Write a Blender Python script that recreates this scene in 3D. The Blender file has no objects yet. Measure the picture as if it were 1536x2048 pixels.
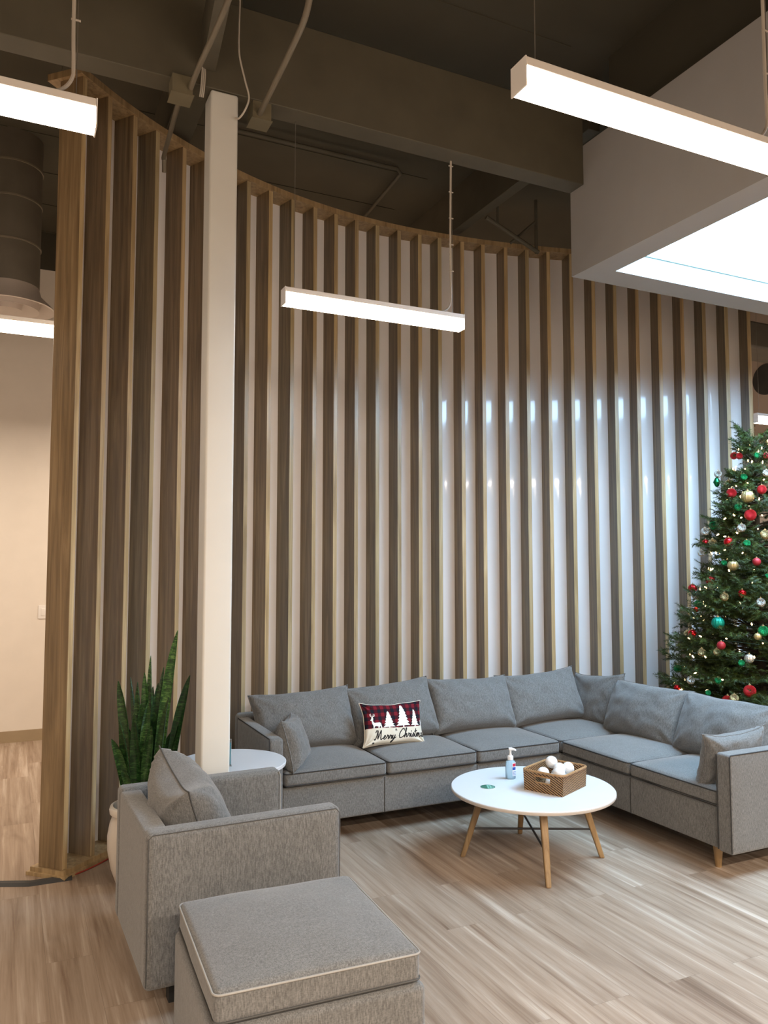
import bpy, bmesh, math, random
from math import sin, cos, pi, radians, sqrt, atan2, hypot, atan, tan
from mathutils import Vector, Matrix, noise
random.seed(7)
scn = bpy.context.scene
C = scn.collection

# ------------------------------------------------------------------ helpers
class MB:
    def __init__(s): s.v = []; s.f = []; s.m = []
    def add(s, vs, fs, mi=0):
        n = len(s.v); s.v += [tuple(p) for p in vs]
        for f in fs: s.f.append([i+n for i in f]); s.m.append(mi)
        return s
    def box(s, x0, x1, y0, y1, z0, z1, mi=0):
        vs = [(x0,y0,z0),(x1,y0,z0),(x1,y1,z0),(x0,y1,z0),(x0,y0,z1),(x1,y0,z1),(x1,y1,z1),(x0,y1,z1)]
        return s.add(vs, [(0,3,2,1),(4,5,6,7),(0,1,5,4),(1,2,6,5),(2,3,7,6),(3,0,4,7)], mi)
    def rbox(s, x0, x1, y0, y1, z0, z1, r=.02, n=6, fn=None, mi=0):
        """rounded box with a grid on each face; fn(p, u, v, w) may displace"""
        c = ((x0+x1)/2, (y0+y1)/2, (z0+z1)/2); h = ((x1-x0)/2, (y1-y0)/2, (z1-z0)/2)
        r = min(r, min(h)*.98)
        def samples(hh):
            a = [-hh, -hh+r*(1-tan(radians(30))), -hh+r*(1-tan(radians(15))), -hh+r]
            inner = 2*(hh-r); m = max(1, n)
            mid = [-hh+r+inner*i/m for i in range(1, m)]
            return a + mid + [-t for t in reversed(a)]
        S = [samples(t) for t in h]
        index = {}; vs = []; fs = []
        def vert(p):
            k = (round(p[0],5), round(p[1],5), round(p[2],5))
            if k in index: return index[k]
            q = [max(-(h[i]-r), min(h[i]-r, p[i])) for i in range(3)]
            d = Vector([p[i]-q[i] for i in range(3)])
            if d.length > 1e-9: d = d.normalized()*r
            P = Vector(q)+d
            if fn: P = Vector(fn(P, P.x/h[0], P.y/h[1], P.z/h[2]))
            index[k] = len(vs); vs.append((P.x+c[0], P.y+c[1], P.z+c[2])); return index[k]
        for ax in range(3):
            a, b = (ax+1)%3, (ax+2)%3
            for sg in (-1, 1):
                for i in range(len(S[a])-1):
                    for j in range(len(S[b])-1):
                        q = []
                        for (ii, jj) in ((i,j),(i+1,j),(i+1,j+1),(i,j+1)):
                            p = [0,0,0]; p[ax] = sg*h[ax]; p[a] = S[a][ii]; p[b] = S[b][jj]; q.append(vert(p))
                        fs.append(q if sg > 0 else q[::-1])
        return s.add(vs, fs, mi)
    def tube(s, path, r, n=8, closed=False, caps=True, mi=0):
        path = [Vector(p) for p in path]; m = len(path)
        rs = r if isinstance(r, (list, tuple)) else [r]*m
        vs = []; up = None
        for i, p in enumerate(path):
            if closed: t = path[(i+1) % m]-path[i-1]
            else: t = path[min(i+1, m-1)]-path[max(i-1, 0)]
            t.normalize()
            if up is None:
                up = Vector((0,0,1)) if abs(t.z) < .9 else Vector((1,0,0))
            x = t.cross(up)
            if x.length < 1e-6: x = t.orthogonal()
            x.normalize(); y = x.cross(t).normalized(); up = y
            for k in range(n):
                a = 2*pi*k/n; vs.append(p + x*(rs[i]*cos(a)) + y*(rs[i]*sin(a)))
        fs = []
        for i in range(m if closed else m-1):
            for k in range(n):
                a = i*n+k; b = i*n+(k+1) % n; j = ((i+1) % m)*n
                fs.append((a, b, j+(k+1) % n, j+k))
        if caps and not closed:
            fs.append(tuple(range(n))[::-1]); fs.append(tuple((m-1)*n+k for k in range(n)))
        return s.add(vs, fs, mi)
    def lathe(s, prof, n=32, c=(0,0,0), mi=0, sx=1, sy=1):
        vs = []; fs = []
        for (r, z) in prof:
            for k in range(n):
                a = 2*pi*k/n; vs.append((c[0]+r*cos(a)*sx, c[1]+r*sin(a)*sy, c[2]+z))
        for i in range(len(prof)-1):
            for k in range(n):
                a = i*n+k; b = i*n+(k+1) % n
                fs.append((a, b, b+n, a+n))
        if prof[0][0] > 1e-6: fs.append(tuple(range(n))[::-1])
        if prof[-1][0] > 1e-6: fs.append(tuple((len(prof)-1)*n+k for k in range(n)))
        return s.add(vs, fs, mi)
    def sphere(s, c, r, nu=20, nv=12, fn=None, mi=0):
        prof = []
        vs = []; fs = []
        for j in range(nv+1):
            th = pi*j/nv
            for k in range(nu):
                ph = 2*pi*k/nu; d = Vector((sin(th)*cos(ph), sin(th)*sin(ph), cos(th)))
                q = fn(d, th, ph) if fn else d
                vs.append((c[0]+q[0]*r, c[1]+q[1]*r, c[2]+q[2]*r))
        for j in range(nv):
            for k in range(nu):
                a = j*nu+k; b = j*nu+(k+1) % nu
                fs.append((a, a+nu, b+nu, b))
        return s.add(vs, fs, mi)
    def prism(s, poly, y0, y1, axis='y', mi=0):
        n = len(poly)
        def P(a, b, t): return (a, t, b) if axis == 'y' else ((t, a, b) if axis == 'x' else (a, b, t))
        vs = [P(a, b, y0) for a, b in poly]+[P(a, b, y1) for a, b in poly]
        fs = [tuple(range(n)), tuple(range(2*n-1, n-1, -1))]+[(i, i+n, (i+1) % n+n, (i+1) % n) for i in range(n)]
        return s.add(vs, fs, mi)
    def build(s, name, mats, parent=None, smooth=35, off=None, bevel=0, loc=None):
        vs = s.v
        if off is not None: vs = [(a-off[0], b-off[1], c-off[2]) for a, b, c in vs]
        me = bpy.data.meshes.new(name); me.from_pydata(vs, [], s.f)
        if not isinstance(mats, (list, tuple)): mats = [mats]
        for m in mats: me.materials.append(m)
        if len(mats) > 1: me.polygons.foreach_set('material_index', s.m)
        bm = bmesh.new(); bm.from_mesh(me)
        bmesh.ops.remove_doubles(bm, verts=bm.verts, dist=1e-6)
        bmesh.ops.recalc_face_normals(bm, faces=bm.faces)
        bm.to_mesh(me); bm.free()
        if smooth:
            me.polygons.foreach_set('use_smooth', [True]*len(me.polygons))
            if smooth < 180: me.set_sharp_from_angle(angle=radians(smooth))
        o = bpy.data.objects.new(name, me); C.objects.link(o)
        if loc is not None: o.location = loc
        if parent: o.parent = parent
        if bevel:
            b = o.modifiers.new('bevel', 'BEVEL'); b.width = bevel; b.segments = 2; b.limit_method = 'ANGLE'
        return o

def tag(o, label, cat, group=None):
    o['label'] = label; o['category'] = cat
    if group: o['group'] = group
    return o
def thing(name, label, cat, loc=(0,0,0), rz=0, group=None):
    o = bpy.data.objects.new(name, None); C.objects.link(o)
    o.location = loc; o.rotation_euler = (0,0,rz); o.empty_display_size = .1
    return tag(o, label, cat, group)
def struct(o):
    o['kind'] = 'structure'; return o
def catmull(pts, k=6):
    P = [Vector(p) for p in pts]; out = []
    for i in range(len(P)-1):
        a = P[max(i-1,0)]; b = P[i]; c = P[i+1]; d = P[min(i+2, len(P)-1)]
        for j in range(k):
            t = j/k
            out.append(.5*((2*b)+(c-a)*t+(2*a-5*b+4*c-d)*t*t+(3*b-a-3*c+d)*t**3))
    out.append(P[-1]); return out

# ------------------------------------------------------------------ materials
def M(name):
    m = bpy.data.materials.new(name); m.use_nodes = True
    nt = m.node_tree; b = nt.nodes['Principled BSDF']
    return m, nt, b
def N(nt, t, **kw):
    n = nt.nodes.new(t)
    for k, v in kw.items():
        if k in n.inputs: n.inputs[k].default_value = v
        else: setattr(n, k, v)
    return n
def ramp(nt, stops, interp='LINEAR'):
    r = nt.nodes.new('ShaderNodeValToRGB'); e = r.color_ramp; e.interpolation = interp
    while len(e.elements) < len(stops): e.elements.new(.5)
    for i, (p, c) in enumerate(stops): e.elements[i].position = p; e.elements[i].color = (*c, 1)
    return r
def coords(nt, scale=(1,1,1), kind='Object', rot=(0,0,0)):
    t = nt.nodes.new('ShaderNodeTexCoord'); mp = nt.nodes.new('ShaderNodeMapping')
    mp.inputs['Scale'].default_value = scale; mp.inputs['Rotation'].default_value = rot
    nt.links.new(t.outputs[kind], mp.inputs['Vector']); return mp.outputs['Vector']
def bump(nt, b, h, strength=.2, dist=.002):
    n = N(nt, 'ShaderNodeBump', Strength=strength, Distance=dist)
    nt.links.new(h, n.inputs['Height']); nt.links.new(n.outputs['Normal'], b.inputs['Normal'])
def plain(name, col, rough=.5, metal=0, spec=.5, var=.06, vs=6, bs=0, bscale=200):
    """single colour with a little procedural mottling"""
    m, nt, b = M(name)
    b.inputs['Roughness'].default_value = rough; b.inputs['Metallic'].default_value = metal
    b.inputs['Specular IOR Level'].default_value = spec
    no = N(nt, 'ShaderNodeTexNoise', Scale=vs, Detail=3.0); nt.links.new(coords(nt), no.inputs['Vector'])
    r = ramp(nt, [(.3, [c*(1-var) for c in col]), (.7, [min(1, c*(1+var)) for c in col])])
    nt.links.new(no.outputs['Fac'], r.inputs['Fac']); nt.links.new(r.outputs['Color'], b.inputs['Base Color'])
    if bs:
        n2 = N(nt, 'ShaderNodeTexNoise', Scale=bscale, Detail=2.0); nt.links.new(coords(nt), n2.inputs['Vector'])
        bump(nt, b, n2.outputs['Fac'], bs, .002)
    return m
def fabric(name, dark, mid, light, sx=170, sz=26):
    m, nt, b = M(name)
    b.inputs['Roughness'].default_value = .95; b.inputs['Specular IOR Level'].default_value = .15
    b.inputs['Sheen Weight'].default_value = .25; b.inputs['Sheen Roughness'].default_value = .5
    n1 = N(nt, 'ShaderNodeTexNoise', Scale=1.0, Detail=3.0, Roughness=.6); nt.links.new(coords(nt, (sx, sx, sz)), n1.inputs['Vector'])
    n2 = N(nt, 'ShaderNodeTexNoise', Scale=1.0, Detail=2.0); nt.links.new(coords(nt, (sz*2.2, sz*2.2, sx*1.1)), n2.inputs['Vector'])
    n3 = N(nt, 'ShaderNodeTexNoise', Scale=14.0, Detail=2.0); nt.links.new(coords(nt), n3.inputs['Vector'])
    mx = N(nt, 'ShaderNodeMath', operation='MULTIPLY_ADD'); nt.links.new(n2.outputs['Fac'], mx.inputs[0]); mx.inputs[1].default_value = .45; nt.links.new(n1.outputs['Fac'], mx.inputs[2])
    m2 = N(nt, 'ShaderNodeMath', operation='MULTIPLY_ADD'); nt.links.new(n3.outputs['Fac'], m2.inputs[0]); m2.inputs[1].default_value = .12
    nt.links.new(mx.outputs[0], m2.inputs[2])
    m3 = N(nt, 'ShaderNodeMath', operation='MULTIPLY'); nt.links.new(m2.outputs[0], m3.inputs[0]); m3.inputs[1].default_value = .637
    r = ramp(nt, [(.38, dark), (.5, mid), (.63, light)])
    nt.links.new(m3.outputs[0], r.inputs['Fac']); nt.links.new(r.outputs['Color'], b.inputs['Base Color'])
    bump(nt, b, m3.outputs[0], .35, .0015)
    return m
FAB = fabric('grey_heather_fabric', (.100,.098,.093), (.150,.147,.139), (.207,.203,.193), 300, 55)
PIPE_D = plain('fabric_piping', (.042,.041,.04), .9, spec=.2)
PIPE_M = plain('chair_piping', (.085,.082,.077), .9, spec=.2)
PIPE_L = plain('pale_fabric_piping', (.33,.315,.285), .9, spec=.2)

def wood_floor():
    m, nt, b = M('plank_floor')
    # planks run along world Y: brick texture on (y, x)
    t = nt.nodes.new('ShaderNodeTexCoord'); sp = nt.nodes.new('ShaderNodeSeparateXYZ'); cb = nt.nodes.new('ShaderNodeCombineXYZ')
    nt.links.new(t.outputs['Object'], sp.inputs[0])
    nt.links.new(sp.outputs['Y'], cb.inputs['X']); nt.links.new(sp.outputs['X'], cb.inputs['Y'])
    br = N(nt, 'ShaderNodeTexBrick', Scale=1.0)
    br.offset = .37; br.inputs['Brick Width'].default_value = 1.18; br.inputs['Row Height'].default_value = .178
    br.inputs['Mortar Size'].default_value = .0008; br.inputs['Mortar Smooth'].default_value = .1; br.inputs['Bias'].default_value = 0
    br.inputs['Color1'].default_value = (0,0,0,1); br.inputs['Color2'].default_value = (1,1,1,1); br.inputs['Mortar'].default_value = (.5,.5,.5,1)
    nt.links.new(cb.outputs[0], br.inputs['Vector'])
    bw = nt.nodes.new('ShaderNodeSeparateColor'); nt.links.new(br.outputs['Color'], bw.inputs[0])
    # per-plank offset of the grain
    vm = N(nt, 'ShaderNodeVectorMath', operation='MULTIPLY_ADD'); nt.links.new(br.outputs['Color'], vm.inputs[0]); vm.inputs[1].default_value = (9.0, 3.1, 5.0)
    nt.links.new(t.outputs['Object'], vm.inputs[2])
    def stretched(sc):
        mp = nt.nodes.new('ShaderNodeMapping'); mp.inputs['Scale'].default_value = sc; nt.links.new(vm.outputs[0], mp.inputs['Vector']); return mp.outputs[0]
    g1 = N(nt, 'ShaderNodeTexNoise', Scale=1.0, Detail=5.0, Roughness=.6, Distortion=.5); nt.links.new(stretched((21, .75, 1)), g1.inputs['Vector'])
    g2 = N(nt, 'ShaderNodeTexNoise', Scale=1.0, Detail=3.0, Distortion=1.3); nt.links.new(stretched((7, 1.0, 1)), g2.inputs['Vector'])
    g3 = N(nt, 'ShaderNodeTexNoise', Scale=1.0, Detail=4.0, Roughness=.7); nt.links.new(stretched((110, 2.6, 1)), g3.inputs['Vector'])
    r1 = ramp(nt, [(.28, (.20,.130,.085)), (.42, (.315,.235,.170)), (.55, (.375,.29,.218)), (.70, (.52,.44,.36))])
    nt.links.new(g1.outputs['Fac'], r1.inputs['Fac'])
    r2 = ramp(nt, [(.30, (.70,.66,.62)), (.48, (1,1,1)), (.68, (1.0,1.0,1.0))]); nt.links.new(g2.outputs['Fac'], r2.inputs['Fac'])
    mx = N(nt, 'ShaderNodeMix', data_type='RGBA', blend_type='MULTIPLY'); mx.inputs[0].default_value = .8
    nt.links.new(r1.outputs['Color'], mx.inputs[6]); nt.links.new(r2.outputs['Color'], mx.inputs[7])
    r3 = ramp(nt, [(.36, (.78,.74,.70)), (.56, (1.04,1.04,1.04))]); nt.links.new(g3.outputs['Fac'], r3.inputs['Fac'])
    mx2 = N(nt, 'ShaderNodeMix', data_type='RGBA', blend_type='MULTIPLY'); mx2.inputs[0].default_value = .55
    nt.links.new(mx.outputs[2], mx2.inputs[6]); nt.links.new(r3.outputs['Color'], mx2.inputs[7])
    r4 = ramp(nt, [(0, (.91,.90,.89)), (1, (1.05,1.045,1.04))]); nt.links.new(bw.outputs[0], r4.inputs['Fac'])
    mx3 = N(nt, 'ShaderNodeMix', data_type='RGBA', blend_type='MULTIPLY'); mx3.inputs[0].default_value = 1
    nt.links.new(mx2.outputs[2], mx3.inputs[6]); nt.links.new(r4.outputs['Color'], mx3.inputs[7])
    mx4 = N(nt, 'ShaderNodeMix', data_type='RGBA'); mx4.inputs[7].default_value = (.13,.09,.06,1)
    mm = N(nt, 'ShaderNodeMath', operation='MULTIPLY'); nt.links.new(br.outputs['Fac'], mm.inputs[0]); mm.inputs[1].default_value = .55
    nt.links.new(mm.outputs[0], mx4.inputs[0]); nt.links.new(mx3.outputs[2], mx4.inputs[6])
    nt.links.new(mx4.outputs[2], b.inputs['Base Color'])
    b.inputs['Roughness'].default_value = .42; b.inputs['Specular IOR Level'].default_value = .35
    bump(nt, b, g3.outputs['Fac'], .12, .001)
    return m
FLOOR = wood_floor()

def slat_wood(name, a, bcol, c, rough=.36):
    m, nt, b = M(name)
    oi = nt.nodes.new('ShaderNodeObjectInfo')
    vm = N(nt, 'ShaderNodeVectorMath', operation='ADD'); t = nt.nodes.new('ShaderNodeTexCoord')
    nt.links.new(t.outputs['Object'], vm.inputs[0])
    cx = nt.nodes.new('ShaderNodeCombineXYZ'); mu = N(nt, 'ShaderNodeMath', operation='MULTIPLY'); mu.inputs[1].default_value = 37.
    nt.links.new(oi.outputs['Random'], mu.inputs[0]); nt.links.new(mu.outputs[0], cx.inputs['Z']); nt.links.new(mu.outputs[0], cx.inputs['X'])
    nt.links.new(cx.outputs[0], vm.inputs[1])
    mp = nt.nodes.new('ShaderNodeMapping'); mp.inputs['Scale'].default_value = (34, 34, 1.5); nt.links.new(vm.outputs[0], mp.inputs['Vector'])
    g = N(nt, 'ShaderNodeTexNoise', Scale=1.0, Detail=4.0, Roughness=.6, Distortion=.6); nt.links.new(mp.outputs[0], g.inputs['Vector'])
    r = ramp(nt, [(.3, a), (.52, bcol), (.72, c)]); nt.links.new(g.outputs['Fac'], r.inputs['Fac'])
    # boards differ: redder or greyer, darker or paler
    r2 = ramp(nt, [(0, (.80,.80,.76)), (.35, (1.12,.98,.82)), (.7, (.92,.92,.84)), (1, (1.22,1.10,.92))]); nt.links.new(oi.outputs['Random'], r2.inputs['Fac'])
    mx = N(nt, 'ShaderNodeMix', data_type='RGBA', blend_type='MULTIPLY'); mx.inputs[0].default_value = 1
    nt.links.new(r.outputs['Color'], mx.inputs[6]); nt.links.new(r2.outputs['Color'], mx.inputs[7])
    nt.links.new(mx.outputs[2], b.inputs['Base Color'])
    b.inputs['Roughness'].default_value = rough; b.inputs['Specular IOR Level'].default_value = .5
    bump(nt, b, g.outputs['Fac'], .15, .001)
    return m
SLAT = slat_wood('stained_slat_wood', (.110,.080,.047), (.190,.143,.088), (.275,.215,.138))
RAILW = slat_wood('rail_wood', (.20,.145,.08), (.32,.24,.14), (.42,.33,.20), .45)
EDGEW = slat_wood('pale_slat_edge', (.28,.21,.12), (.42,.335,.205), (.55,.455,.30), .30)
OAK = slat_wood('oak_leg_wood', (.22,.135,.065), (.32,.21,.105), (.40,.275,.15), .45)

WHITE_GLOSS = plain('glossy_white_panel', (.86,.84,.83), .07, spec=.55, var=.01)
WALL = plain('painted_wall', (.74,.69,.62), .55, var=.02, bs=.05, bscale=90)
TAUPE = plain('taupe_wall', (.45,.37,.31), .7, var=.03)
TRIMM = plain('tan_baseboard', (.34,.26,.16), .5, var=.04)
SOFFIT = plain('soffit_paint', (.35,.34,.325), .75, var=.02)
SHAFT = plain('shaft_white', (.86,.87,.88), .8, var=.01)
CEIL = plain('dark_ceiling_paint', (.056,.050,.033), .85, var=.12, vs=2)
BEAM = plain('dark_beam_paint', (.088,.077,.052), .7, var=.10, vs=5)
PIPE = plain('dark_pipe_paint', (.16,.135,.095), .5, var=.08)
BOXM = plain('olive_box_paint', (.15,.13,.08), .6, var=.06)
COLM = plain('column_paint', (.66,.66,.62), .45, var=.02)
DUCT = plain('duct_metal_paint', (.10,.086,.064), .55, var=.1)
DIFF_M = plain('diffuser_metal', (.50,.44,.39), .4, metal=.2, var=.05)
HOUS = plain('lamp_housing_white', (.86,.84,.81), .45, var=.02)
CORDM = plain('pale_cord', (.50,.46,.40), .6)
CABLE = plain('steel_cable', (.25,.23,.20), .4, metal=.6)
TOPW = plain('white_laminate', (.68,.69,.70), .32, var=.01)
TOPE = plain('table_edge', (.56,.50,.45), .5)
BLACK = plain('black_metal', (.022,.022,.024), .45)
BLACKP = plain('black_rubber', (.035,.034,.032), .7, var=.15)
REDC = plain('red_cord', (.30,.04,.025), .5)
CERAM = plain('white_ceramic', (.70,.64,.56), .35, var=.03)
SOIL = plain('potting_soil', (.03,.022,.015), .95, var=.3, vs=60)
PLASTW = plain('white_plastic', (.78,.76,.73), .35, var=.02)
DARKLEG = plain('dark_recess', (.02,.02,.02), .8)

def emit(name, col, strength):
    m, nt, b = M(name)
    b.inputs['Base Color'].default_value = (*col, 1); b.inputs['Emission Color'].default_value = (*col, 1)
    b.inputs['Emission Strength'].default_value = strength
    return m
LED = emit('lit_led_diffuser', (1.0,.815,.645), 19.0)
SKY = emit('skylight_glazing', (.44,.71,1.0), 18.0)
BULB = emit('warm_mini_bulb', (1.0,.70,.33), 10.0)

R_ = radians
# ------------------------------------------------------------------ camera
FPX = 1574.0; PITCH = radians(3.82); YAW = radians(25.4); HCAM = 1.6
cam = bpy.data.cameras.new('camera'); co = bpy.data.objects.new('camera', cam); C.objects.link(co)
cam.sensor_fit = 'VERTICAL'; cam.sensor_height = 32.0; cam.sensor_width = 24.0; cam.lens = FPX/2048*32.0
cam.clip_start = .02
co.location = (0,0,HCAM); co.rotation_euler = (pi/2+PITCH, 0, -YAW)
scn.camera = co

# ------------------------------------------------------------------ setting
XL, XR, YF, YB, ZC = -3.2, 8.0, -4.4, 7.97, 4.75
struct(MB().box(XL-.2, XR+.2, YF-.2, YB+.2, -.1, 0).build('floor', FLOOR))
struct(MB().box(XL, XR, YB, YB+.12, 0, 4.39).build('wall_back', WALL))
struct(MB().box(XL, XR, YB, YB+.12, 4.39, ZC).build('trim_1', CEIL))
struct(MB().box(XL-.12, XL, YF, YB, 0, ZC).build('wall_left', WALL))
struct(MB().box(XR, XR+.12, YF, YB, 0, ZC).build('wall_right', TAUPE))
struct(MB().box(XL, XR, YF-.12, YF, 0, ZC).build('wall_front', WALL))
bb = MB()
bb.box(XL, XR, YB-.014, YB, .012, .10); bb.box(XL, XR, YB-.022, YB, 0, .012)
struct(bb.build('baseboard_back', TRIMM))
# roof deck with the skylight hole
SX0, SX1, SY0, SY1 = 3.30, 5.6, 1.65, 3.645
dk = MB()
dk.box(XL, SX0, YF, YB, ZC, ZC+.1); dk.box(SX1, XR, YF, YB, ZC, ZC+.1)
dk.box(SX0, SX1, YF, SY0, ZC, ZC+.1); dk.box(SX0, SX1, SY1, YB, ZC, ZC+.1)
for k in range(-5, 14): dk.box(XL, min(XR, 3.0), k*.61, k*.61+.012, ZC-.006, ZC)   # sheet joints
struct(dk.build('ceiling', CEIL, smooth=0))
# girder along X and purlins along Y
struct(MB().box(XL, 3.12, 3.71, 3.84, 3.928, 4.39).build('ceiling_girder', BEAM, bevel=.004))
for i, (x0, x1, y0, y1) in enumerate(((.83,1.0,3.80,YB), (3.28,3.37,3.84,YB), (-1.55,-1.44,YF,YB), (5.7,5.8,3.9,YB))):
    struct(MB().box(x0, x1, y0, y1, 4.392, ZC).build('ceiling_joist', BEAM, bevel=.003))
bar = [(.775,3.70),(.842,3.70),(.842-.21,1.70),(.775-.21,1.70)]
struct(MB().add([(x, y, 4.008) for x, y in bar]+[(x, y, 4.25) for x, y in bar], [(0,3,2,1),(4,5,6,7),(0,1,5,4),(1,2,6,5),(2,3,7,6),(3,0,4,7)]).build('ceiling_strut', BEAM, smooth=0))
struct(MB().rbox(.825, .962, 3.71, 3.845, 0, 3.925, r=.012, n=2).build('column', COLM))
# soffit round the skylight
OX0, OX1, OY0, OY1, ZS, ZT = 3.12, 5.8, 1.45, 3.838, 3.392, 4.176
sf = MB()
def ringz(z): return [(OX0,OY0,z),(OX1,OY0,z),(OX1,OY1,z),(OX0,OY1,z),(SX0,SY0,z),(SX1,SY0,z),(SX1,SY1,z),(SX0,SY1,z)]
vs = ringz(ZS)+ringz(ZT)
fs = []
for i in range(4):
    j = (i+1) % 4
    fs += [(i, j, j+8, i+8), (i+4, i+12, j+12, j+4), (i, i+4, j+4, j), (i+8, j+8, j+12, i+12)]
sf.add(vs, fs)
struct(sf.build('ceiling_soffit', SOFFIT, smooth=0))
sh = MB()
for (a, b, c, d) in ((SX0-.02,SX0,SY0,SY1),(SX1,SX1+.02,SY0,SY1),(SX0,SX1,SY0-.02,SY0),(SX0,SX1,SY1,SY1+.02)):
    sh.box(a, b, c, d, ZT, ZC)
struct(sh.build('skylight_curb', CEIL, smooth=0))
TEAL = plain('teal_glass_edge', (.25,.55,.55), .2)
struct(MB().box(SX0, SX1, SY1-.010, SY1-.0005, 3.524, 3.540).build('trim_2', TEAL)); struct(MB().box(SX0+.0005, SX0+.010, SY0, SY1-.011, 3.524, 3.540).build('trim_3', TEAL))
w1 = bpy.data.objects.new('window_1', None); C.objects.link(w1); w1.location = (SX0, SY0, 3.55); struct(w1)
MB().box(SX0+.004, SX1-.004, SY0+.004, SY1-.004, 3.545, 3.553).build('pane', SKY, w1, off=(SX0,SY0,3.55))
# ------------------------------------------------------------------ curved slatted screen
SP = [(0.2885,4.4409,-45.19),(0.4344,4.5797,-41.94),(0.5913,4.7126,-38.62),(0.739,4.8244,-35.63),(0.9258,4.9496,-32.0),(1.0919,5.0472,-28.89),(1.2564,5.1324,-25.9),(1.4188,5.2063,-23.02),(1.5987,5.277,-19.9),(1.7869,5.3393,-16.7),(1.9783,5.3909,-13.5),(2.1601,5.4296,-10.5),(2.3436,5.4586,-7.5),(2.5285,5.4781,-4.5),(2.7234,5.488,-1.35),(2.91,5.4875,1.66),(3.0878,5.479,3.57),(3.2931,5.4625,5.69),(3.4807,5.4406,7.55),(3.6861,5.4099,9.5),(3.8774,5.3748,11.24),(4.0678,5.334,12.89),(4.2702,5.2847,14.57),(4.4622,5.232,16.07),(4.6481,5.176,17.45),(4.839,5.1134,18.79),(5.0312,5.0456,20.05),(5.2194,4.9746,21.2),(5.4013,4.9022,22.24),(5.585,4.8252,23.2),(5.7666,4.7458,24.05)]
NSL = len(SP)
def wall_at(t, d=0, z=0):
    """point on the screen's front line at slat number t, moved d outwards"""
    i = max(0, min(NSL-2, int(math.floor(t)))); u = t-i
    a, b = SP[i], SP[i+1]
    az = radians(a[2]+(b[2]-a[2])*u)
    p0, p1 = Vector(SP[max(i-1,0)][:2]), Vector(a[:2]); p2, p3 = Vector(b[:2]), Vector(SP[min(i+2,NSL-1)][:2])
    if 0 <= u <= 1 and 0 < i < NSL-2:
        p = .5*((2*p1)+(p2-p0)*u+(2*p0-5*p1+4*p2-p3)*u*u+(3*p1-p0-3*p2+p3)*u**3)
    else: p = p1+(p2-p1)*u
    return (p.x+d*sin(az), p.y+d*cos(az), z)
SD, ST = .160, .034     # slat depth and thickness
scr = thing('slatted_screen', 'tall curved screen of upright brown wooden slats in front of glossy white panels', 'screen', wall_at(14))
O = wall_at(14)
def arc(mb, d0, d1, z0, z1, t0, t1, n=120, mi=0):
    vs = []; fs = []
    for i in range(n+1):
        t = t0+(t1-t0)*i/n
        for d, z in ((d0,z0),(d1,z0),(d1,z1),(d0,z1)): vs.append(wall_at(t, d, z))
    for i in range(n):
        for k in range(4): fs.append((i*4+k, i*4+(k+1) % 4, i*4+4+(k+1) % 4, i*4+4+k))
    fs += [(3,2,1,0), (n*4, n*4+1, n*4+2, n*4+3)]
    mb.add(vs, fs, mi)
p = MB(); arc(p, -.012, SD+.06, 4.268, 4.306, -.12, NSL-.73); p.build('top_rail', RAILW, scr, off=O)
p = MB(); arc(p, -.020, SD+.035, .018, .040, -.06, NSL-.70); arc(p, -.036, SD+.05, 0, .018, -.12, NSL-.62)
p.build('plinth', RAILW, scr, off=O)
# each gap has a gently bowed glossy white panel
p = MB()
for i in range(NSL-1):
    vs = []; fs = []; n = 12
    for (base, bow) in ((SD-.004, .0075), (SD+.012, 0)):
        for k in range(n+1):
            t = i+.1+k/n
            d = base-bow*(2*k/n-1)**2
            vs += [wall_at(t, d, .038), wall_at(t, d, 4.27)]
    m = 2*(n+1)
    for k in range(n):
        fs += [(2*k, 2*k+2, 2*k+3, 2*k+1), (m+2*k+1, m+2*k+3, m+2*k+2, m+2*k), (2*k+1, 2*k+3, m+2*k+3, m+2*k+1), (2*k+2, 2*k, m+2*k, m+2*k+2)]
    p.add(vs, fs)
p.build('white_panel', WHITE_GLOSS, scr, off=O, smooth=30)
for (bx, by, a) in SP:
    ar = radians(a); tx = Vector((cos(ar), -sin(ar), 0)); rx = Vector((sin(ar), cos(ar), 0))
    base = Vector((bx, by, 0))
    vs = []
    for z in (.040, 4.268):
        for (u, w) in ((0,0),(ST,0),(ST,SD-.006),(0,SD-.006)):
            q = base+tx*u+rx*w; vs.append((q.x, q.y, z))
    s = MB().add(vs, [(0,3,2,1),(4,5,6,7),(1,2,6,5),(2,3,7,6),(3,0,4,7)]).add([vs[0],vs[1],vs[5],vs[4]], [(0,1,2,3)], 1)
    s.build('slat', [SLAT, EDGEW], scr, off=O, smooth=0, bevel=.002)

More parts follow.
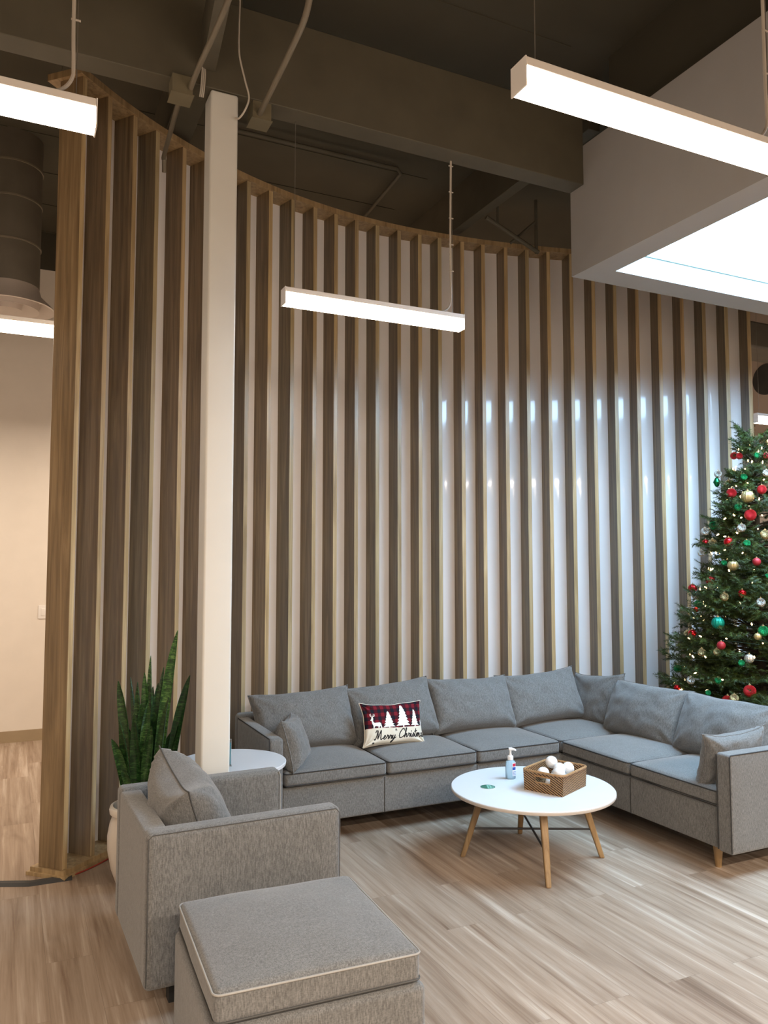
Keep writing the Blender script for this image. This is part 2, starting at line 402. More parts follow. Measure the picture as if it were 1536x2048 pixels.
# ------------------------------------------------------------------ sectional sofa
def crown(c, seed, wr=.002):
    def fn(P, u, v, w):
        z = P.z
        if w > 0: z += c*(1-abs(u)**2.4)*(1-abs(v)**2.4)*w
        n = noise.noise(Vector((P.x*9+seed, P.y*9, P.z*9)))
        return (P.x+wr*n, P.y+wr*n, z+wr*1.5*noise.noise(Vector((P.x*6, P.y*6+seed, 1))))
    return fn
def loop_rect(x0, x1, y0, y1, z, r=.03, n=4):
    pts = []
    for cx, cy, a0 in ((x1-r,y1-r,0),(x0+r,y1-r,90),(x0+r,y0+r,180),(x1-r,y0+r,270)):
        for k in range(n+1):
            a = radians(a0+90*k/n); pts.append((cx+r*cos(a), cy+r*sin(a), z))
    return pts
def seat_cushion(parent, off, x0, x1, y0, y1, z0, z1, seed, pipe=PIPE_D, cr=.032, r=.025):
    g = .004
    o = MB().rbox(x0+g, x1-g, y0+g, y1-g, z0, z1, r=r, n=14, fn=crown(cr, seed)).build('seat_cushion', FAB, parent, off=off, smooth=180)
    k = .006
    for z in (z1-.010, z0+.012):
        MB().tube(loop_rect(x0+g+k*.2, x1-g-k*.2, y0+g+k*.2, y1-g-k*.2, z, r=r), .0034, 6, closed=True).build('piping', pipe, o, off=off)
    return o
SO = (2.8, 4.9, 0)
sofa = thing('sectional_sofa', 'L-shaped grey fabric sectional sofa along the slatted screen', 'sofa', SO)
# left run faces -Y, right run faces -X
MB().rbox(1.43, 3.45, 4.35, 5.02, .12, .332, r=.012, n=6).build('base', FAB, sofa, off=SO)
MB().rbox(3.385, 4.12, 3.04, 5.02, .12, .332, r=.012, n=6).build('base', FAB, sofa, off=SO)
for x, y in ((2.07,4.349),(2.72,4.349),(3.384,3.70)): MB().tube([(x,y,.122),(x,y,.33)], .0025, 6).build('seam', PIPE_D, sofa, off=SO)
MB().rbox(1.35, 4.22, 5.02, 5.12, .12, .64, r=.03, n=8).build('back_frame', FAB, sofa, off=SO)
MB().rbox(4.12, 4.22, 2.955, 5.02, .12, .66, r=.03, n=8).build('back_frame', FAB, sofa, off=SO)
MB().rbox(1.345, 1.43, 4.33, 5.03, .12, .622, r=.022, n=8).build('arm', FAB, sofa, off=SO)
MB().rbox(3.362, 4.13, 2.95, 3.04, .12, .622, r=.014, n=8).build('arm', FAB, sofa, off=SO)
def pipe_part(parent, off, pts, r, m): MB().tube(pts, r, 6).build('piping', m, parent, off=off)
pipe_part(sofa, SO, [(3.362,2.952,.13),(3.362,2.952,.612),(3.37,2.952,.62),(4.12,2.952,.62)], .003, PIPE_D)
pipe_part(sofa, SO, [(3.362,3.038,.13),(3.362,3.038,.612)], .003, PIPE_D)
pipe_part(sofa, SO, [(1.347,4.332,.13),(1.347,4.332,.60),(1.35,4.345,.618),(1.35,5.02,.618)], .003, PIPE_D)
zc0, zc1 = .336, .424
for i, (a, b, c, d) in enumerate(((1.435,2.085,4.33,5.0),(2.085,2.72,4.33,5.0),(2.72,3.37,4.33,5.0),(3.375,4.11,4.35,5.0),(3.37,4.11,3.70,4.345),(3.37,4.11,3.045,3.70))):
    seat_cushion(sofa, SO, a, b, c, d, zc0, zc1, i*3.7)
for x, y in ((3.447,3.118),(1.52,4.42),(3.55,4.55),(4.1,3.1),(1.52,4.95),(4.1,4.95)):
    MB().lathe([(.016,0),(.026,.12),(.026,.125)], 14, (x,y,0)).build('leg', OAK, sofa, off=SO)

# loose cushions: knife-edge pillows
def pillow(name, label, c, w, h, t, yaw, lean, roll=0, seed=0, group=None, ear=.07, sag=.15, mats=None, cellfn=None, nu=44, nv=30, pipe=None, wr=1.0):
    def prof(u, v):
        e = max(0, (1-abs(u)**2.2))*max(0, (1-abs(v)**2.2))
        return e**.36
    def pt(u, v, sgn):
        x = w/2*u*(1-ear*(1-abs(v)**2.6)*abs(u)**3)
        z = h/2*v*(1-ear*1.25*(1-abs(u)**2.6)*abs(v)**3)
        th = t/2*prof(u, v)*(1-sag*v)
        # wrinkles running in from the corners
        cu, cv = 1-abs(u), 1-abs(v)
        cr = math.exp(-3.2*(cu*cu+cv*cv)*1.0)
        ang = atan2(cv*h, cu*w+1e-6)
        wv = .011*wr*cr*sin(ang*10+seed)*min(1, 6*min(cu, cv)+.05)
        nn = noise.noise(Vector((u*2.2+seed*3.1, v*2.2, sgn*2.0)))*.010*wr*prof(u, v)
        n2 = noise.noise(Vector((u*6+seed, v*3.1-seed, sgn)))*.006*wr*prof(u, v)
        x += .006*noise.noise(Vector((v*2, seed, 0))); z += .008*noise.noise(Vector((u*2, seed+5, 0)))*(1 if v > 0 else .3)
        return (x, sgn*(th+wv+nn+n2), z)
    mb = MB()
    vf = [pt(-1+2*i/nu, -1+2*j/nv, -1) for j in range(nv+1) for i in range(nu+1)]
    vb = [pt(-1+2*i/nu, -1+2*j/nv, 1) for j in range(nv+1) for i in range(nu+1)]
    for vs_, front in ((vf, True), (vb, False)):
        base = len(mb.v); mb.v += vs_
        for j in range(nv):
            for i in range(nu):
                a = base+j*(nu+1)+i; q = [a, a+1, a+nu+2, a+nu+1]
                mb.f.append(q if front else q[::-1])
                mb.m.append(cellfn((i+.5)/nu, (j+.5)/nv, front) if cellfn else 0)
    # seam edges share positions exactly
    for k in range(len(vf)):
        i = k % (nu+1); j = k//(nu+1)
        if i in (0, nu) or j in (0, nv):
            p0 = mb.v[k]; mb.v[k] = (p0[0], 0, p0[2]); mb.v[k+len(vf)] = (p0[0], 0, p0[2])
    o = mb.build(name, mats or FAB, smooth=180)
    if cellfn:   # keep the printed front as UV-like coordinates for the plaid
        pass
    o.location = c
    o.rotation_euler = (Matrix.Rotation(yaw, 3, 'Z') @ Matrix.Rotation(-lean, 3, 'X') @ Matrix.Rotation(roll, 3, 'Y')).to_euler()
    tag(o, label, 'cushion' if 'cushion' in name else 'pillow', group)
    rim = [vf[i] for i in range(nu+1)]+[vf[j*(nu+1)+nu] for j in range(1, nv+1)]+[vf[nv*(nu+1)+i] for i in range(nu-1, -1, -1)]+[vf[j*(nu+1)] for j in range(nv-1, 0, -1)]
    rim = [(p[0], 0, p[2]) for p in rim]
    MB().tube(rim, .0032, 5, closed=True).build('piping', pipe or FAB, o)
    return o
G = 'loose back cushions of the grey sectional'
pillow('sofa_cushion', 'grey back cushion at the left end of the sofa, next to the sofa arm', (1.735,4.85,.605), .69,.39,.25, 0, R_(24), R_(-2), 1, G)
pillow('sofa_cushion', 'grey back cushion directly behind the plaid Merry Christmas pillow', (2.36,4.855,.612), .66,.40,.25, 0, R_(23), R_(-4), 2, G)
pillow('sofa_cushion', 'grey back cushion immediately right of the one behind the plaid Christmas pillow', (2.985,4.855,.612), .68,.39,.25, 0, R_(23), R_(1), 3.3, G)
pillow('sofa_cushion', 'grey back cushion with tall pointed corner at the left side of the sofa corner', (3.60,4.86,.618), .68,.40,.24, R_(-6), R_(23), R_(-4), 4.4, G, ear=.1)
pillow('sofa_cushion', 'shadowed grey back cushion tucked in the inner corner, right of the pointed one', (4.005,4.72,.585), .54,.41,.19, R_(-90), R_(14), R_(-6), 5.2, G, ear=.1)
pillow('sofa_cushion', 'plump grey back cushion in the middle of the sofa run under the Christmas tree', (3.97,4.16,.585), .70,.40,.27, R_(-90), R_(22), R_(-1), 6.1, G, ear=.05)
pillow('sofa_cushion', 'grey back cushion at the right end of the sofa, cut by the photo edge', (3.97,3.50,.588), .72,.41,.27, R_(-90), R_(22), R_(-1), 7.7, G, ear=.06)
G2 = 'small grey pillows against the sofa arms'
pillow('throw_pillow', 'small wrinkled grey pillow leaning on the left sofa arm beside the round side table', (1.545,4.52,.553), .40,.31,.17, R_(64), R_(15), R_(5), 8.3, G2, ear=.2, nu=30, nv=24)
pillow('throw_pillow', 'small grey pillow leaning on the right sofa arm at the photo edge', (3.585,3.14,.560), .44,.31,.15, R_(176), R_(14), R_(3), 9.1, G2, ear=.18, nu=30, nv=24)

# ------------------------------------------------------------------ printed Christmas pillow
def stroke(pts, x, y, s, slant=.22, k=6):
    return [(x+(p.x+slant*p.y)*s, y+p.y*s) for p in catmull([(a, b, 0) for a, b in pts], k)]
GLY = {
 'M': (.98, [[(.0,.10),(.06,.02),(.14,.16),(.22,.62),(.27,.98),(.33,.55),(.37,.12),(.50,.60),(.64,.98),(.66,.55),(.68,.15),(.76,.0),(.88,.12)], [(.02,.80),(.10,.98),(.25,.96)]]),
 'e': (.36, [[(-.02,.14),(.12,.18),(.24,.30),(.19,.42),(.09,.36),(.05,.18),(.12,.02),(.24,.03),(.38,.16)]]),
 'r': (.34, [[(-.02,.12),(.06,.30),(.10,.46),(.14,.36),(.26,.38),(.23,.18),(.25,.03),(.36,.14)]]),
 'y': (.40, [[(-.02,.14),(.06,.40),(.05,.16),(.12,.03),(.24,.18),(.31,.42)], [(.31,.42),(.24,.0),(.12,-.38),(.02,-.46),(.02,-.30),(.20,-.06),(.44,.18)]]),
 'C': (.66, [[(.62,.80),(.54,.98),(.36,.92),(.14,.62),(.06,.30),(.16,.04),(.36,.02),(.62,.22)]]),
 'h': (.42, [[(-.02,.14),(.12,.50),(.22,.92),(.16,1.0),(.10,.70),(.05,.02)], [(.05,.06),(.16,.36),(.27,.40),(.26,.14),(.31,.02),(.44,.15)]]),
 'i': (.22, [[(-.02,.14),(.07,.42),(.05,.12),(.12,.02),(.24,.15)], [(.10,.62),(.11,.66)]]),
 's': (.30, [[(-.02,.12),(.12,.34),(.17,.46),(.22,.24),(.16,.04),(.04,.06),(.16,.04),(.32,.15)]]),
 't': (.28, [[(-.02,.14),(.10,.46),(.16,.86),(.08,.30),(.10,.04),(.20,.03),(.30,.14)], [(.0,.60),(.28,.66)]]),
 'm': (.62, [[(-.02,.14),(.06,.42),(.05,.02)], [(.05,.06),(.14,.36),(.23,.42),(.22,.02)], [(.22,.06),(.32,.36),(.41,.42),(.42,.12),(.50,.02),(.64,.14)]]),
 'a': (.40, [[(.28,.34),(.16,.42),(.05,.22),(.10,.03),(.22,.10),(.30,.42),(.27,.10),(.33,.02),(.42,.15)]]),
}
WORDS = []; FLAKES = []
def write(word, x, y, s):
    for ch in word:
        adv, sts = GLY[ch]
        for st in sts: WORDS.append(stroke(st, x, y, s))
        x += adv*s
PW, PH = .44, .275
write('Merry', .145*PW, .135*PH, .060)
write('Christmas', .525*PW, .145*PH, .060)
for (sx_, sy_) in ((.50*PW, .345*PH), (.13*PW, .06*PH)):
    for k in range(4):
        a = k*pi/4+.2; d = .0085
        FLAKES.append([(sx_-d*cos(a), sy_-d*sin(a)), (sx_+d*cos(a), sy_+d*sin(a))])
def tree_poly(cx, base, top, hw, tiers=6):
    L = []
    for k in range(tiers):
        y0 = base+(top-base)*(k/tiers)*.97
        wd = hw*(1-k/tiers*.9)
        L.append((wd, y0+.0)); L.append((wd*.62, y0+(top-base)/tiers*.75))
    right = [(cx+w_, y) for w_, y in L]; left = [(cx-w_, y) for w_, y in reversed(L)]
    return right+[(cx, top)]+left
POLYS = [tree_poly(.40*PW, .425*PH, .79*PH, .092*PW), tree_poly(.625*PW, .43*PH, .93*PH, .115*PW, 7), tree_poly(.835*PW, .425*PH, .79*PH, .074*PW)]
for cxx in (.40, .625, .835): POLYS.append([(cxx*PW-.004, .38*PH), (cxx*PW+.004, .38*PH), (cxx*PW+.004, .44*PH), (cxx*PW-.004, .44*PH)])
def deer(fx, flip=1):
    P = lambda a, b: ((fx+flip*a)*PW, b*PH)
    body = [P(.02,.58),P(.035,.60),P(.055,.555),P(.075,.535),P(.155,.54),P(.175,.52),P(.18,.46),P(.195,.37),P(.18,.37),P(.16,.46),P(.14,.42),P(.145,.37),P(.13,.37),P(.125,.45),P(.075,.455),P(.06,.42),P(.055,.37),P(.042,.37),P(.045,.47),P(.03,.52),P(.025,.56)]
    head = [P(.0,.60),P(.015,.615),P(.02,.64),P(.04,.655),P(.055,.64),P(.048,.60),P(.05,.56),P(.025,.55),P(.022,.585),P(.005,.58)]
    return [body, head]
POLYS += deer(.095); POLYS += deer(1.13, -1)
def antler(fx, flip=1):
    P = lambda a, b: ((fx+flip*a)*PW, b*PH)
    return [[P(.03,.65),P(.015,.69),P(.018,.74)], [P(.022,.675),P(.0,.70),P(-.002,.73)], [P(.04,.65),P(.058,.69),P(.06,.74)], [P(.05,.675),P(.075,.69),P(.08,.73)], [P(.035,.66),P(.04,.70)]]
ANT = antler(.095)+antler(1.13, -1)
def inpoly(x, y, poly):
    c = False; n = len(poly); j = n-1
    for i in range(n):
        xi, yi = poly[i]; xj, yj = poly[j]
        if (yi > y) != (yj > y) and x < (xj-xi)*(y-yi)/(yj-yi)+xi: c = not c
        j = i
    return c
def near(x, y, pl, d):
    for (a, b), (c, e) in zip(pl, pl[1:]):
        if min(a, c)-d > x or max(a, c)+d < x or min(b, e)-d > y or max(b, e)+d < y: continue
        L = (c-a)**2+(e-b)**2; t = max(0, min(1, ((x-a)*(c-a)+(y-b)*(e-b))/L)) if L > 0 else 0
        if (x-a-t*(c-a))**2+(y-b-t*(e-b))**2 < d*d: return True
    return False
def xcell(u, v, front):
    if not front: return 1
    x, y = u*PW, v*PH
    if v < .40+.01*sin(u*7):
        for w_ in WORDS:
            if near(x, y, w_, .0034): return 3
        for w_ in FLAKES:
            if near(x, y, w_, .0013): return 3
        return 1
    for p_ in POLYS:
        if inpoly(x, y, p_): return 2
    for a_ in ANT:
        if near(x, y, a_, .0016): return 2
    return 0
def plaid():
    m, nt, b = M('buffalo_plaid_print'); b.inputs['Roughness'].default_value = .9; b.inputs['Specular IOR Level'].default_value = .1
    t = nt.nodes.new('ShaderNodeTexCoord'); sp = nt.nodes.new('ShaderNodeSeparateXYZ'); nt.links.new(t.outputs['Object'], sp.inputs[0])
    outs = []
    for ax in ('X', 'Z'):
        a = N(nt, 'ShaderNodeMath', operation='MULTIPLY'); nt.links.new(sp.outputs[ax], a.inputs[0]); a.inputs[1].default_value = 22.
        f = N(nt, 'ShaderNodeMath', operation='FRACT'); nt.links.new(a.outputs[0], f.inputs[0])
        g = N(nt, 'ShaderNodeMath', operation='GREATER_THAN'); nt.links.new(f.outputs[0], g.inputs[0]); g.inputs[1].default_value = .5
        outs.append(g.outputs[0])
    s = N(nt, 'ShaderNodeMath', operation='ADD'); nt.links.new(outs[0], s.inputs[0]); nt.links.new(outs[1], s.inputs[1])
    h = N(nt, 'ShaderNodeMath', operation='MULTIPLY'); nt.links.new(s.outputs[0], h.inputs[0]); h.inputs[1].default_value = .5
    r = ramp(nt, [(0, (.17,.014,.022)), (.4, (.055,.010,.016)), (.8, (.012,.013,.020))], 'CONSTANT')
    nt.links.new(h.outputs[0], r.inputs['Fac']); nt.links.new(r.outputs['Color'], b.inputs['Base Color'])
    return m
PLAID = plaid(); CREAM = plain('cream_canvas', (.66,.61,.50), .9, spec=.1); PRINTW = plain('white_print', (.80,.80,.74), .9, spec=.1)
INK = plain('black_print', (.02,.018,.018), .9, spec=.1)
pillow('throw_pillow', 'red and black plaid pillow with white trees and Merry Christmas lettering', (2.262,4.64,.575), PW, PH, .10, 0, R_(17), R_(1.5), 11.3, None, ear=.10, mats=[PLAID, CREAM, PRINTW, INK], cellfn=xcell, nu=250, nv=156, pipe=CREAM, wr=.6)

# ------------------------------------------------------------------ armchair and ottoman
AO = (.845, 3.30, 0)
ch = thing('armchair', 'boxy grey fabric armchair in front of the white column, facing right', 'armchair', (.836, 3.30, 0), R_(1.2))
MB().rbox(.472, .560, 2.985, 3.63, .10, .632, r=.014, n=8).build('backrest', FAB, ch, off=AO)
MB().rbox(.468, 1.216, 2.945, 3.035, .10, .645, r=.024, n=10).build('arm', FAB, ch, off=AO)
MB().rbox(.468, 1.190, 3.585, 3.672, .10, .645, r=.024, n=10).build('arm', FAB, ch, off=AO)
MB().rbox(.55, 1.185, 3.03, 3.59, .10, .30, r=.012, n=6).build('base', FAB, ch, off=AO)
seat_cushion(ch, AO, .56, 1.235, 3.036, 3.584, .305, .43, 21.0, PIPE_D, .03)
pipe_part(ch, AO, [(.474,2.949,.12),(.474,2.949,.625),(.49,2.949,.638),(1.195,2.949,.638),(1.212,2.949,.62),(1.212,2.949,.12)], .0018, PIPE_M)
for y in (3.0, 3.618): pipe_part(ch, AO, [(.474,y,.12),(.474,y,.62)], .002, PIPE_M)
pl = MB(); pl.tube([(1.186,3.588,.32),(1.186,3.588,.62),(1.178,3.588,.637)], .0028, 6); pl.build('piping', PIPE_L, ch, off=AO)
for x, y in ((.60,3.07),(.60,3.54),(1.09,3.07),(1.09,3.54)):
    MB().box(x-.025, x+.025, y-.025, y+.025, 0, .102).build('leg', DARKLEG, ch, off=AO)
pillow('throw_pillow', 'large grey knife-edge pillow leaning on the armchair backrest', (.692,3.315,.582), .50,.44,.29, R_(90), R_(20), R_(-9), 13.9, None, ear=.2, pipe=PIPE_M)

OO = (.855, 2.49, 0)
ot = thing('ottoman', 'grey square fabric ottoman with pale piping in the foreground', 'ottoman', OO, R_(-2.5))
MB().rbox(-.322, .322, -.325, .325, .04, .350, r=.02, n=8).build('base', FAB, ot)
o = MB().rbox(-.31, .31, -.315, .315, .352, .447, r=.022, n=18, fn=crown(.035, 31.0)).build('top_cushion', FAB, ot, smooth=180)
pp = MB(); pp.tube(loop_rect(-.311, .311, -.316, .316, .436, r=.022), .0034, 6, closed=True); pp.build('piping', PIPE_L, o)
pp = MB(); pp.tube(loop_rect(-.311, .311, -.316, .316, .362, r=.022), .0028, 6, closed=True); pp.build('piping', PIPE_M, o)
for x in (-.26, .26):
    for y in (-.26, .26): MB().lathe([(.02,0),(.025,.045)], 12, (x,y,0)).build('leg', DARKLEG, ot)

# ------------------------------------------------------------------ coffee table and what stands on it
TC = (2.634, 3.645, 0); TH = .38
ct = thing('coffee_table', 'low round white coffee table with splayed oak legs and black cross bars', 'table', TC)
MB().lathe([(.425,TH-.026),(.443,TH-.020),(.445,TH-.003),(.442,TH),(.0,TH)], 96, (0,0,0)).build('tabletop', [TOPW], ct)
MB().lathe([(.0,TH-.0265),(.424,TH-.0265),(.4425,TH-.0205),(.4455,TH-.016),(.4455,TH-.007)], 96).build('edge_band', TOPE, ct)
feet = [(2.464,3.284),(2.294,3.825),(2.976,3.485),(2.795,3.997)]
mids = []
for (fx, fy) in feet:
    fx -= TC[0]; fy -= TC[1]; ux, uy = fx*.70, fy*.70
    d = Vector((fx, fy, 0)).normalized(); s = Vector((-d.y, d.x, 0))
    vs = []
    for (px, py, z, a) in ((fx, fy, 0, .0135), (ux, uy, TH-.027, .020)):
        for (i, j) in ((-1,-1),(1,-1),(1,1),(-1,1)):
            q = Vector((px, py, z))+d*(a*i)+s*(a*j); vs.append(q)
    MB().add(vs, [(0,3,2,1),(4,5,6,7),(0,1,5,4),(1,2,6,5),(2,3,7,6),(3,0,4,7)]).build('leg', OAK, ct, smooth=0, bevel=.006)
    t = .152/(TH-.027); mids.append((fx+(ux-fx)*t, fy+(uy-fy)*t, .152))
MB().tube([mids[0], mids[3]], .006, 8).build('cross_bar', BLACK, ct)
MB().tube([mids[1], mids[2]], .006, 8).build('cross_bar', BLACK, ct)
# wicker basket
def wicker():
    m, nt, b = M('woven_rattan'); b.inputs['Roughness'].default_value = .6
    w = N(nt, 'ShaderNodeTexWave', Scale=1.0, Distortion=1.2, Detail=2.0); w.inputs['Detail Scale'].default_value = 2.0
    nt.links.new(coords(nt, (30, 30, 46), 'Object', (.3, .5, .6)), w.inputs['Vector'])
    no = N(nt, 'ShaderNodeTexNoise', Scale=120.0, Detail=2.0); nt.links.new(coords(nt), no.inputs['Vector'])
    ad = N(nt, 'ShaderNodeMath', operation='MULTIPLY_ADD'); nt.links.new(no.outputs['Fac'], ad.inputs[0]); ad.inputs[1].default_value = .5; nt.links.new(w.outputs['Fac'], ad.inputs[2])
    r = ramp(nt, [(.38, (.020,.008,.003)), (.72, (.15,.070,.026)), (1.0, (.40,.23,.10))]); nt.links.new(ad.outputs[0], r.inputs['Fac'])
    nt.links.new(r.outputs['Color'], b.inputs['Base Color']); bump(nt, b, ad.outputs[0], .8, .004)
    return m
WICK = wicker(); RIMW = plain('rattan_rim', (.34,.19,.08), .5, var=.2, vs=80)
BA = atan2(.117, .253)
bk = thing('wicker_basket', 'rectangular brown wicker tray basket with cut-out handles on the coffee table', 'basket', (2.737,3.575,TH), BA)
bw_, bd_, bh_ = .275, .228, .108
def wall(mb, p0, p1, hole):
    """a woven wall from p0 to p1, leaning out slightly, with a hand hole"""
    p0 = Vector(p0); p1 = Vector(p1); n = Vector((p1.y-p0.y, -(p1.x-p0.x), 0)).normalized()
    us = [0,.1,.2,.3,.37,.45,.5,.55,.63,.7,.8,.9,1]; zs = [0,.02,.04,.056,.07,.086,.1,bh_]
    us = [0,.15,.29,.31,.5,.69,.71,.85,1] if hole else [0,.25,.5,.75,1]
    zs = [0,.03,.054,.084,bh_]
    def P(u, z, th):
        q = p0+(p1-p0)*u; return q+n*(.006*z/bh_+th)+Vector((0,0,z))
    for i in range(len(us)-1):
        for j in range(len(zs)-1):
            if hole and us[i] >= .30 and us[i+1] <= .70 and j == 2: continue
            a = [P(us[i],zs[j],0),P(us[i+1],zs[j],0),P(us[i+1],zs[j+1],0),P(us[i],zs[j+1],0)]
            b = [P(us[i],zs[j],-.009),P(us[i+1],zs[j],-.009),P(us[i+1],zs[j+1],-.009),P(us[i],zs[j+1],-.009)]
            mb.add(a+b, [(0,1,2,3),(7,6,5,4),(0,4,5,1),(1,5,6,2),(2,6,7,3),(3,7,4,0)])
hx, hy = bw_/2, bd_/2
us_h = True
m1 = MB()
wall(m1, (-hx,-hy,0), (hx,-hy,0), False); wall(m1, (hx,hy,0), (-hx,hy,0), False)
wall(m1, (hx,-hy,0), (hx,hy,0), True); wall(m1, (-hx,hy,0), (-hx,-hy,0), True)
m1.box(-hx+.004, hx-.004, -hy+.004, hy-.004, .001, .012)
m1.build('body', WICK, bk, smooth=0)
MB().tube(loop_rect(-hx-.008, hx+.008, -hy-.008, hy+.008, bh_, r=.03), .0065, 8, closed=True).build('rim', RIMW, bk)
for sg in (-1, 1):
    x = sg*(hx+.003)
    MB().tube([(x,-.044,.052),(x,.044,.052),(x+sg*.002,.046,.086),(x+sg*.002,-.046,.086)], .0045, 6, closed=True).build('handle_binding', RIMW, bk)
def yarn():
    m, nt, b = M('white_felt_ball'); b.inputs['Roughness'].default_value = .95; b.inputs['Base Color'].default_value = (.84,.84,.83,1)
    v = N(nt, 'ShaderNodeTexNoise', Scale=160.0, Detail=3.0); nt.links.new(coords(nt), v.inputs['Vector'])
    r = ramp(nt, [(.3, (.76,.75,.74)), (.7, (.90,.90,.89))]); nt.links.new(v.outputs['Fac'], r.inputs['Fac']); nt.links.new(r.outputs['Color'], b.inputs['Base Color'])
    bump(nt, b, v.outputs['Fac'], .5, .004); return m
YARN = yarn()
ca, sa = cos(BA), sin(BA)
br_ = .033
balls = [(-.085,-.02,.042,'white felt ball lowest at the left, seen through the basket handle hole'),
 (-.070,.035,.082,'white felt ball at the far left inside the basket, half hidden behind another'),
 (-.060,-.055,.092,'white felt ball at the front left corner of the basket'),
 (-.02,.0,.045,'white felt ball at the bottom middle of the basket'),
 (.02,-.06,.043,'white felt ball low against the near wall of the basket'),
 (.012,-.02,.098,'white felt ball in the middle of the pile, just below the topmost ball'),
 (.045,.045,.118,'topmost white felt ball of the pile in the basket'),
 (.085,-.035,.090,'white felt ball at the right end of the basket'),
 (.075,.03,.045,'white felt ball low at the right, beneath the topmost ball')]
for (lx, ly, lz, lab) in balls:
    def fz(d, th, ph, s=lx*91): return d*(1+.02*noise.noise(d*4+Vector((s,0,0))))
    b_ = MB().sphere((0,0,0), br_, 24, 16, fz).build('felt_ball', YARN, smooth=180)
    b_.location = (2.737+lx*ca-ly*sa, 3.575+lx*sa+ly*ca, TH+lz+.004); tag(b_, lab, 'ball', 'white balls in the wicker basket')
# hand sanitizer
GEL = M('blue_clear_gel'); g_ = GEL[2]; g_.inputs['Base Color'].default_value = (.60,.85,1.0,1); g_.inputs['Roughness'].default_value = .08
g_.inputs['Transmission Weight'].default_value = .6; g_.inputs['IOR'].default_value = 1.4
wv = N(GEL[1], 'ShaderNodeTexNoise', Scale=70.0); GEL[1].links.new(coords(GEL[1]), wv.inputs['Vector']); bump(GEL[1], g_, wv.outputs['Fac'], .05, .001)
GEL = GEL[0]
LABW = plain('label_white', (.82,.84,.88), .4, var=.02); LABR = plain('label_red', (.55,.03,.07), .4); LABB = plain('label_blue', (.03,.09,.42), .4)
bt = thing('sanitizer_bottle', 'clear blue hand sanitizer pump bottle standing on the coffee table', 'bottle', (2.622,3.835,TH), R_(-25))
MB().lathe([(.026,0),(.029,.004),(.0295,.06),(.029,.088),(.024,.100),(.0125,.106),(.0125,.110)], 28, sx=1, sy=.72).build('bottle_body', GEL, bt)
def patch(mb, a0, a1, z0, z1, r, mi=0, n=10):
    vs = []; fs = []
    for k in range(n+1):
        a = radians(a0+(a1-a0)*k/n)
        vs += [(r*cos(a), r*.72*sin(a), z0), (r*cos(a), r*.72*sin(a), z1)]
    for k in range(n): fs.append((2*k, 2*k+2, 2*k+3, 2*k+1))
    mb.add(vs, fs, mi)
lb = MB(); patch(lb, -75, 10, .018, .092, .0298); patch(lb, -72, -20, .072, .088, .0301, 1); patch(lb, -74, -25, .052, .068, .0301, 2)
for k in range(3): patch(lb, -70, -10, .024+.008*k, .0265+.008*k, .0301, 2)
lb.build('label_sticker', [LABW, LABR, LABB], bt)
pm = MB(); pm.lathe([(.0165,.106),(.0165,.124),(.015,.128),(.008,.131),(.0075,.138),(.006,.139),(.006,.158)], 20)
pm.tube([(-.009,0,.166),(.006,0,.166),(.022,.0,.163),(.032,.0,.157)], [.0085,.009,.0062,.0045], 10)
pm.build('pump', PLASTW, bt)
# round coaster
GRN = plain('coaster_green', (.22,.50,.40), .4); GRD = plain('coaster_dark_green', (.02,.14,.09), .4)
cs = MB(); cs.lathe([(.0,0),(.040,0),(.041,.001),(.041,.002),(.0,.0025)], 40)
cs.lathe([(.0396,.00255),(.0406,.00255),(.0406,.0028),(.0396,.0028)], 40, mi=2)
half = [(.036*cos(radians(a)), .036*sin(radians(a))) for a in range(-96, 97, 6)]
cs.prism(half, .0024, .0029, 'z', 1)
for y_ in (-.021, .0, .021): cs.box(.018 if y_ else .020, .035 if not y_ else .029, y_-.005, y_+.005, .0028, .0033, 2)
cs.box(.006, .010, -.024, .024, .0028, .0033, 2)
c_ = cs.build('coaster', [PLASTW, GRN, GRD]); c_.location = (2.408,3.742,TH); c_.rotation_euler = (0,0,R_(-25))
tag(c_, 'round white coaster with a green emblem on the coffee table', 'coaster')

# ------------------------------------------------------------------ side table, sign, plant
ST_C = (1.088, 4.178, 0); SH = .56
st = thing('side_table', 'round white side table between the armchair and the sofa arm', 'table', ST_C)
MB().lathe([(.0,SH-.024),(.275,SH-.024),(.288,SH-.018),(.29,SH-.003),(.287,SH),(.0,SH)], 72).build('tabletop', TOPW, st)
for k in range(4):
    a = pi/4+k*pi/2+.4
    MB().tube([(.24*cos(a), .24*sin(a), 0), (.16*cos(a), .16*sin(a), SH-.024)], [.012,.018], 10).build('leg', OAK, st)
CLEAR = M('clear_acrylic'); CLEAR[2].inputs['Transmission Weight'].default_value = .9; CLEAR[2].inputs['Roughness'].default_value = .05; CLEAR[2].inputs['Base Color'].default_value = (.9,.96,.97,1)
nn_ = N(CLEAR[1], 'ShaderNodeTexNoise', Scale=30.0); CLEAR[1].links.new(coords(CLEAR[1]), nn_.inputs['Vector']); bump(CLEAR[1], CLEAR[2], nn_.outputs['Fac'], .02, .001)
TEALP = plain('teal_print', (.02,.16,.22), .4)
sg = thing('sign_holder', 'small upright teal card holder on the side table, mostly hidden by the column', 'sign', (1.065,4.10,SH), R_(-6))
MB().box(-.10, .004, -.003, .003, 0, .135).build('acrylic_panel', CLEAR[0], sg, bevel=.001)
MB().box(-.098, .0, -.0045, -.0031, .006, .118).build('printed_card', TEALP, sg)
MB().box(-.10, .004, -.02, .03, 0, .003).build('foot', CLEAR[0], sg)

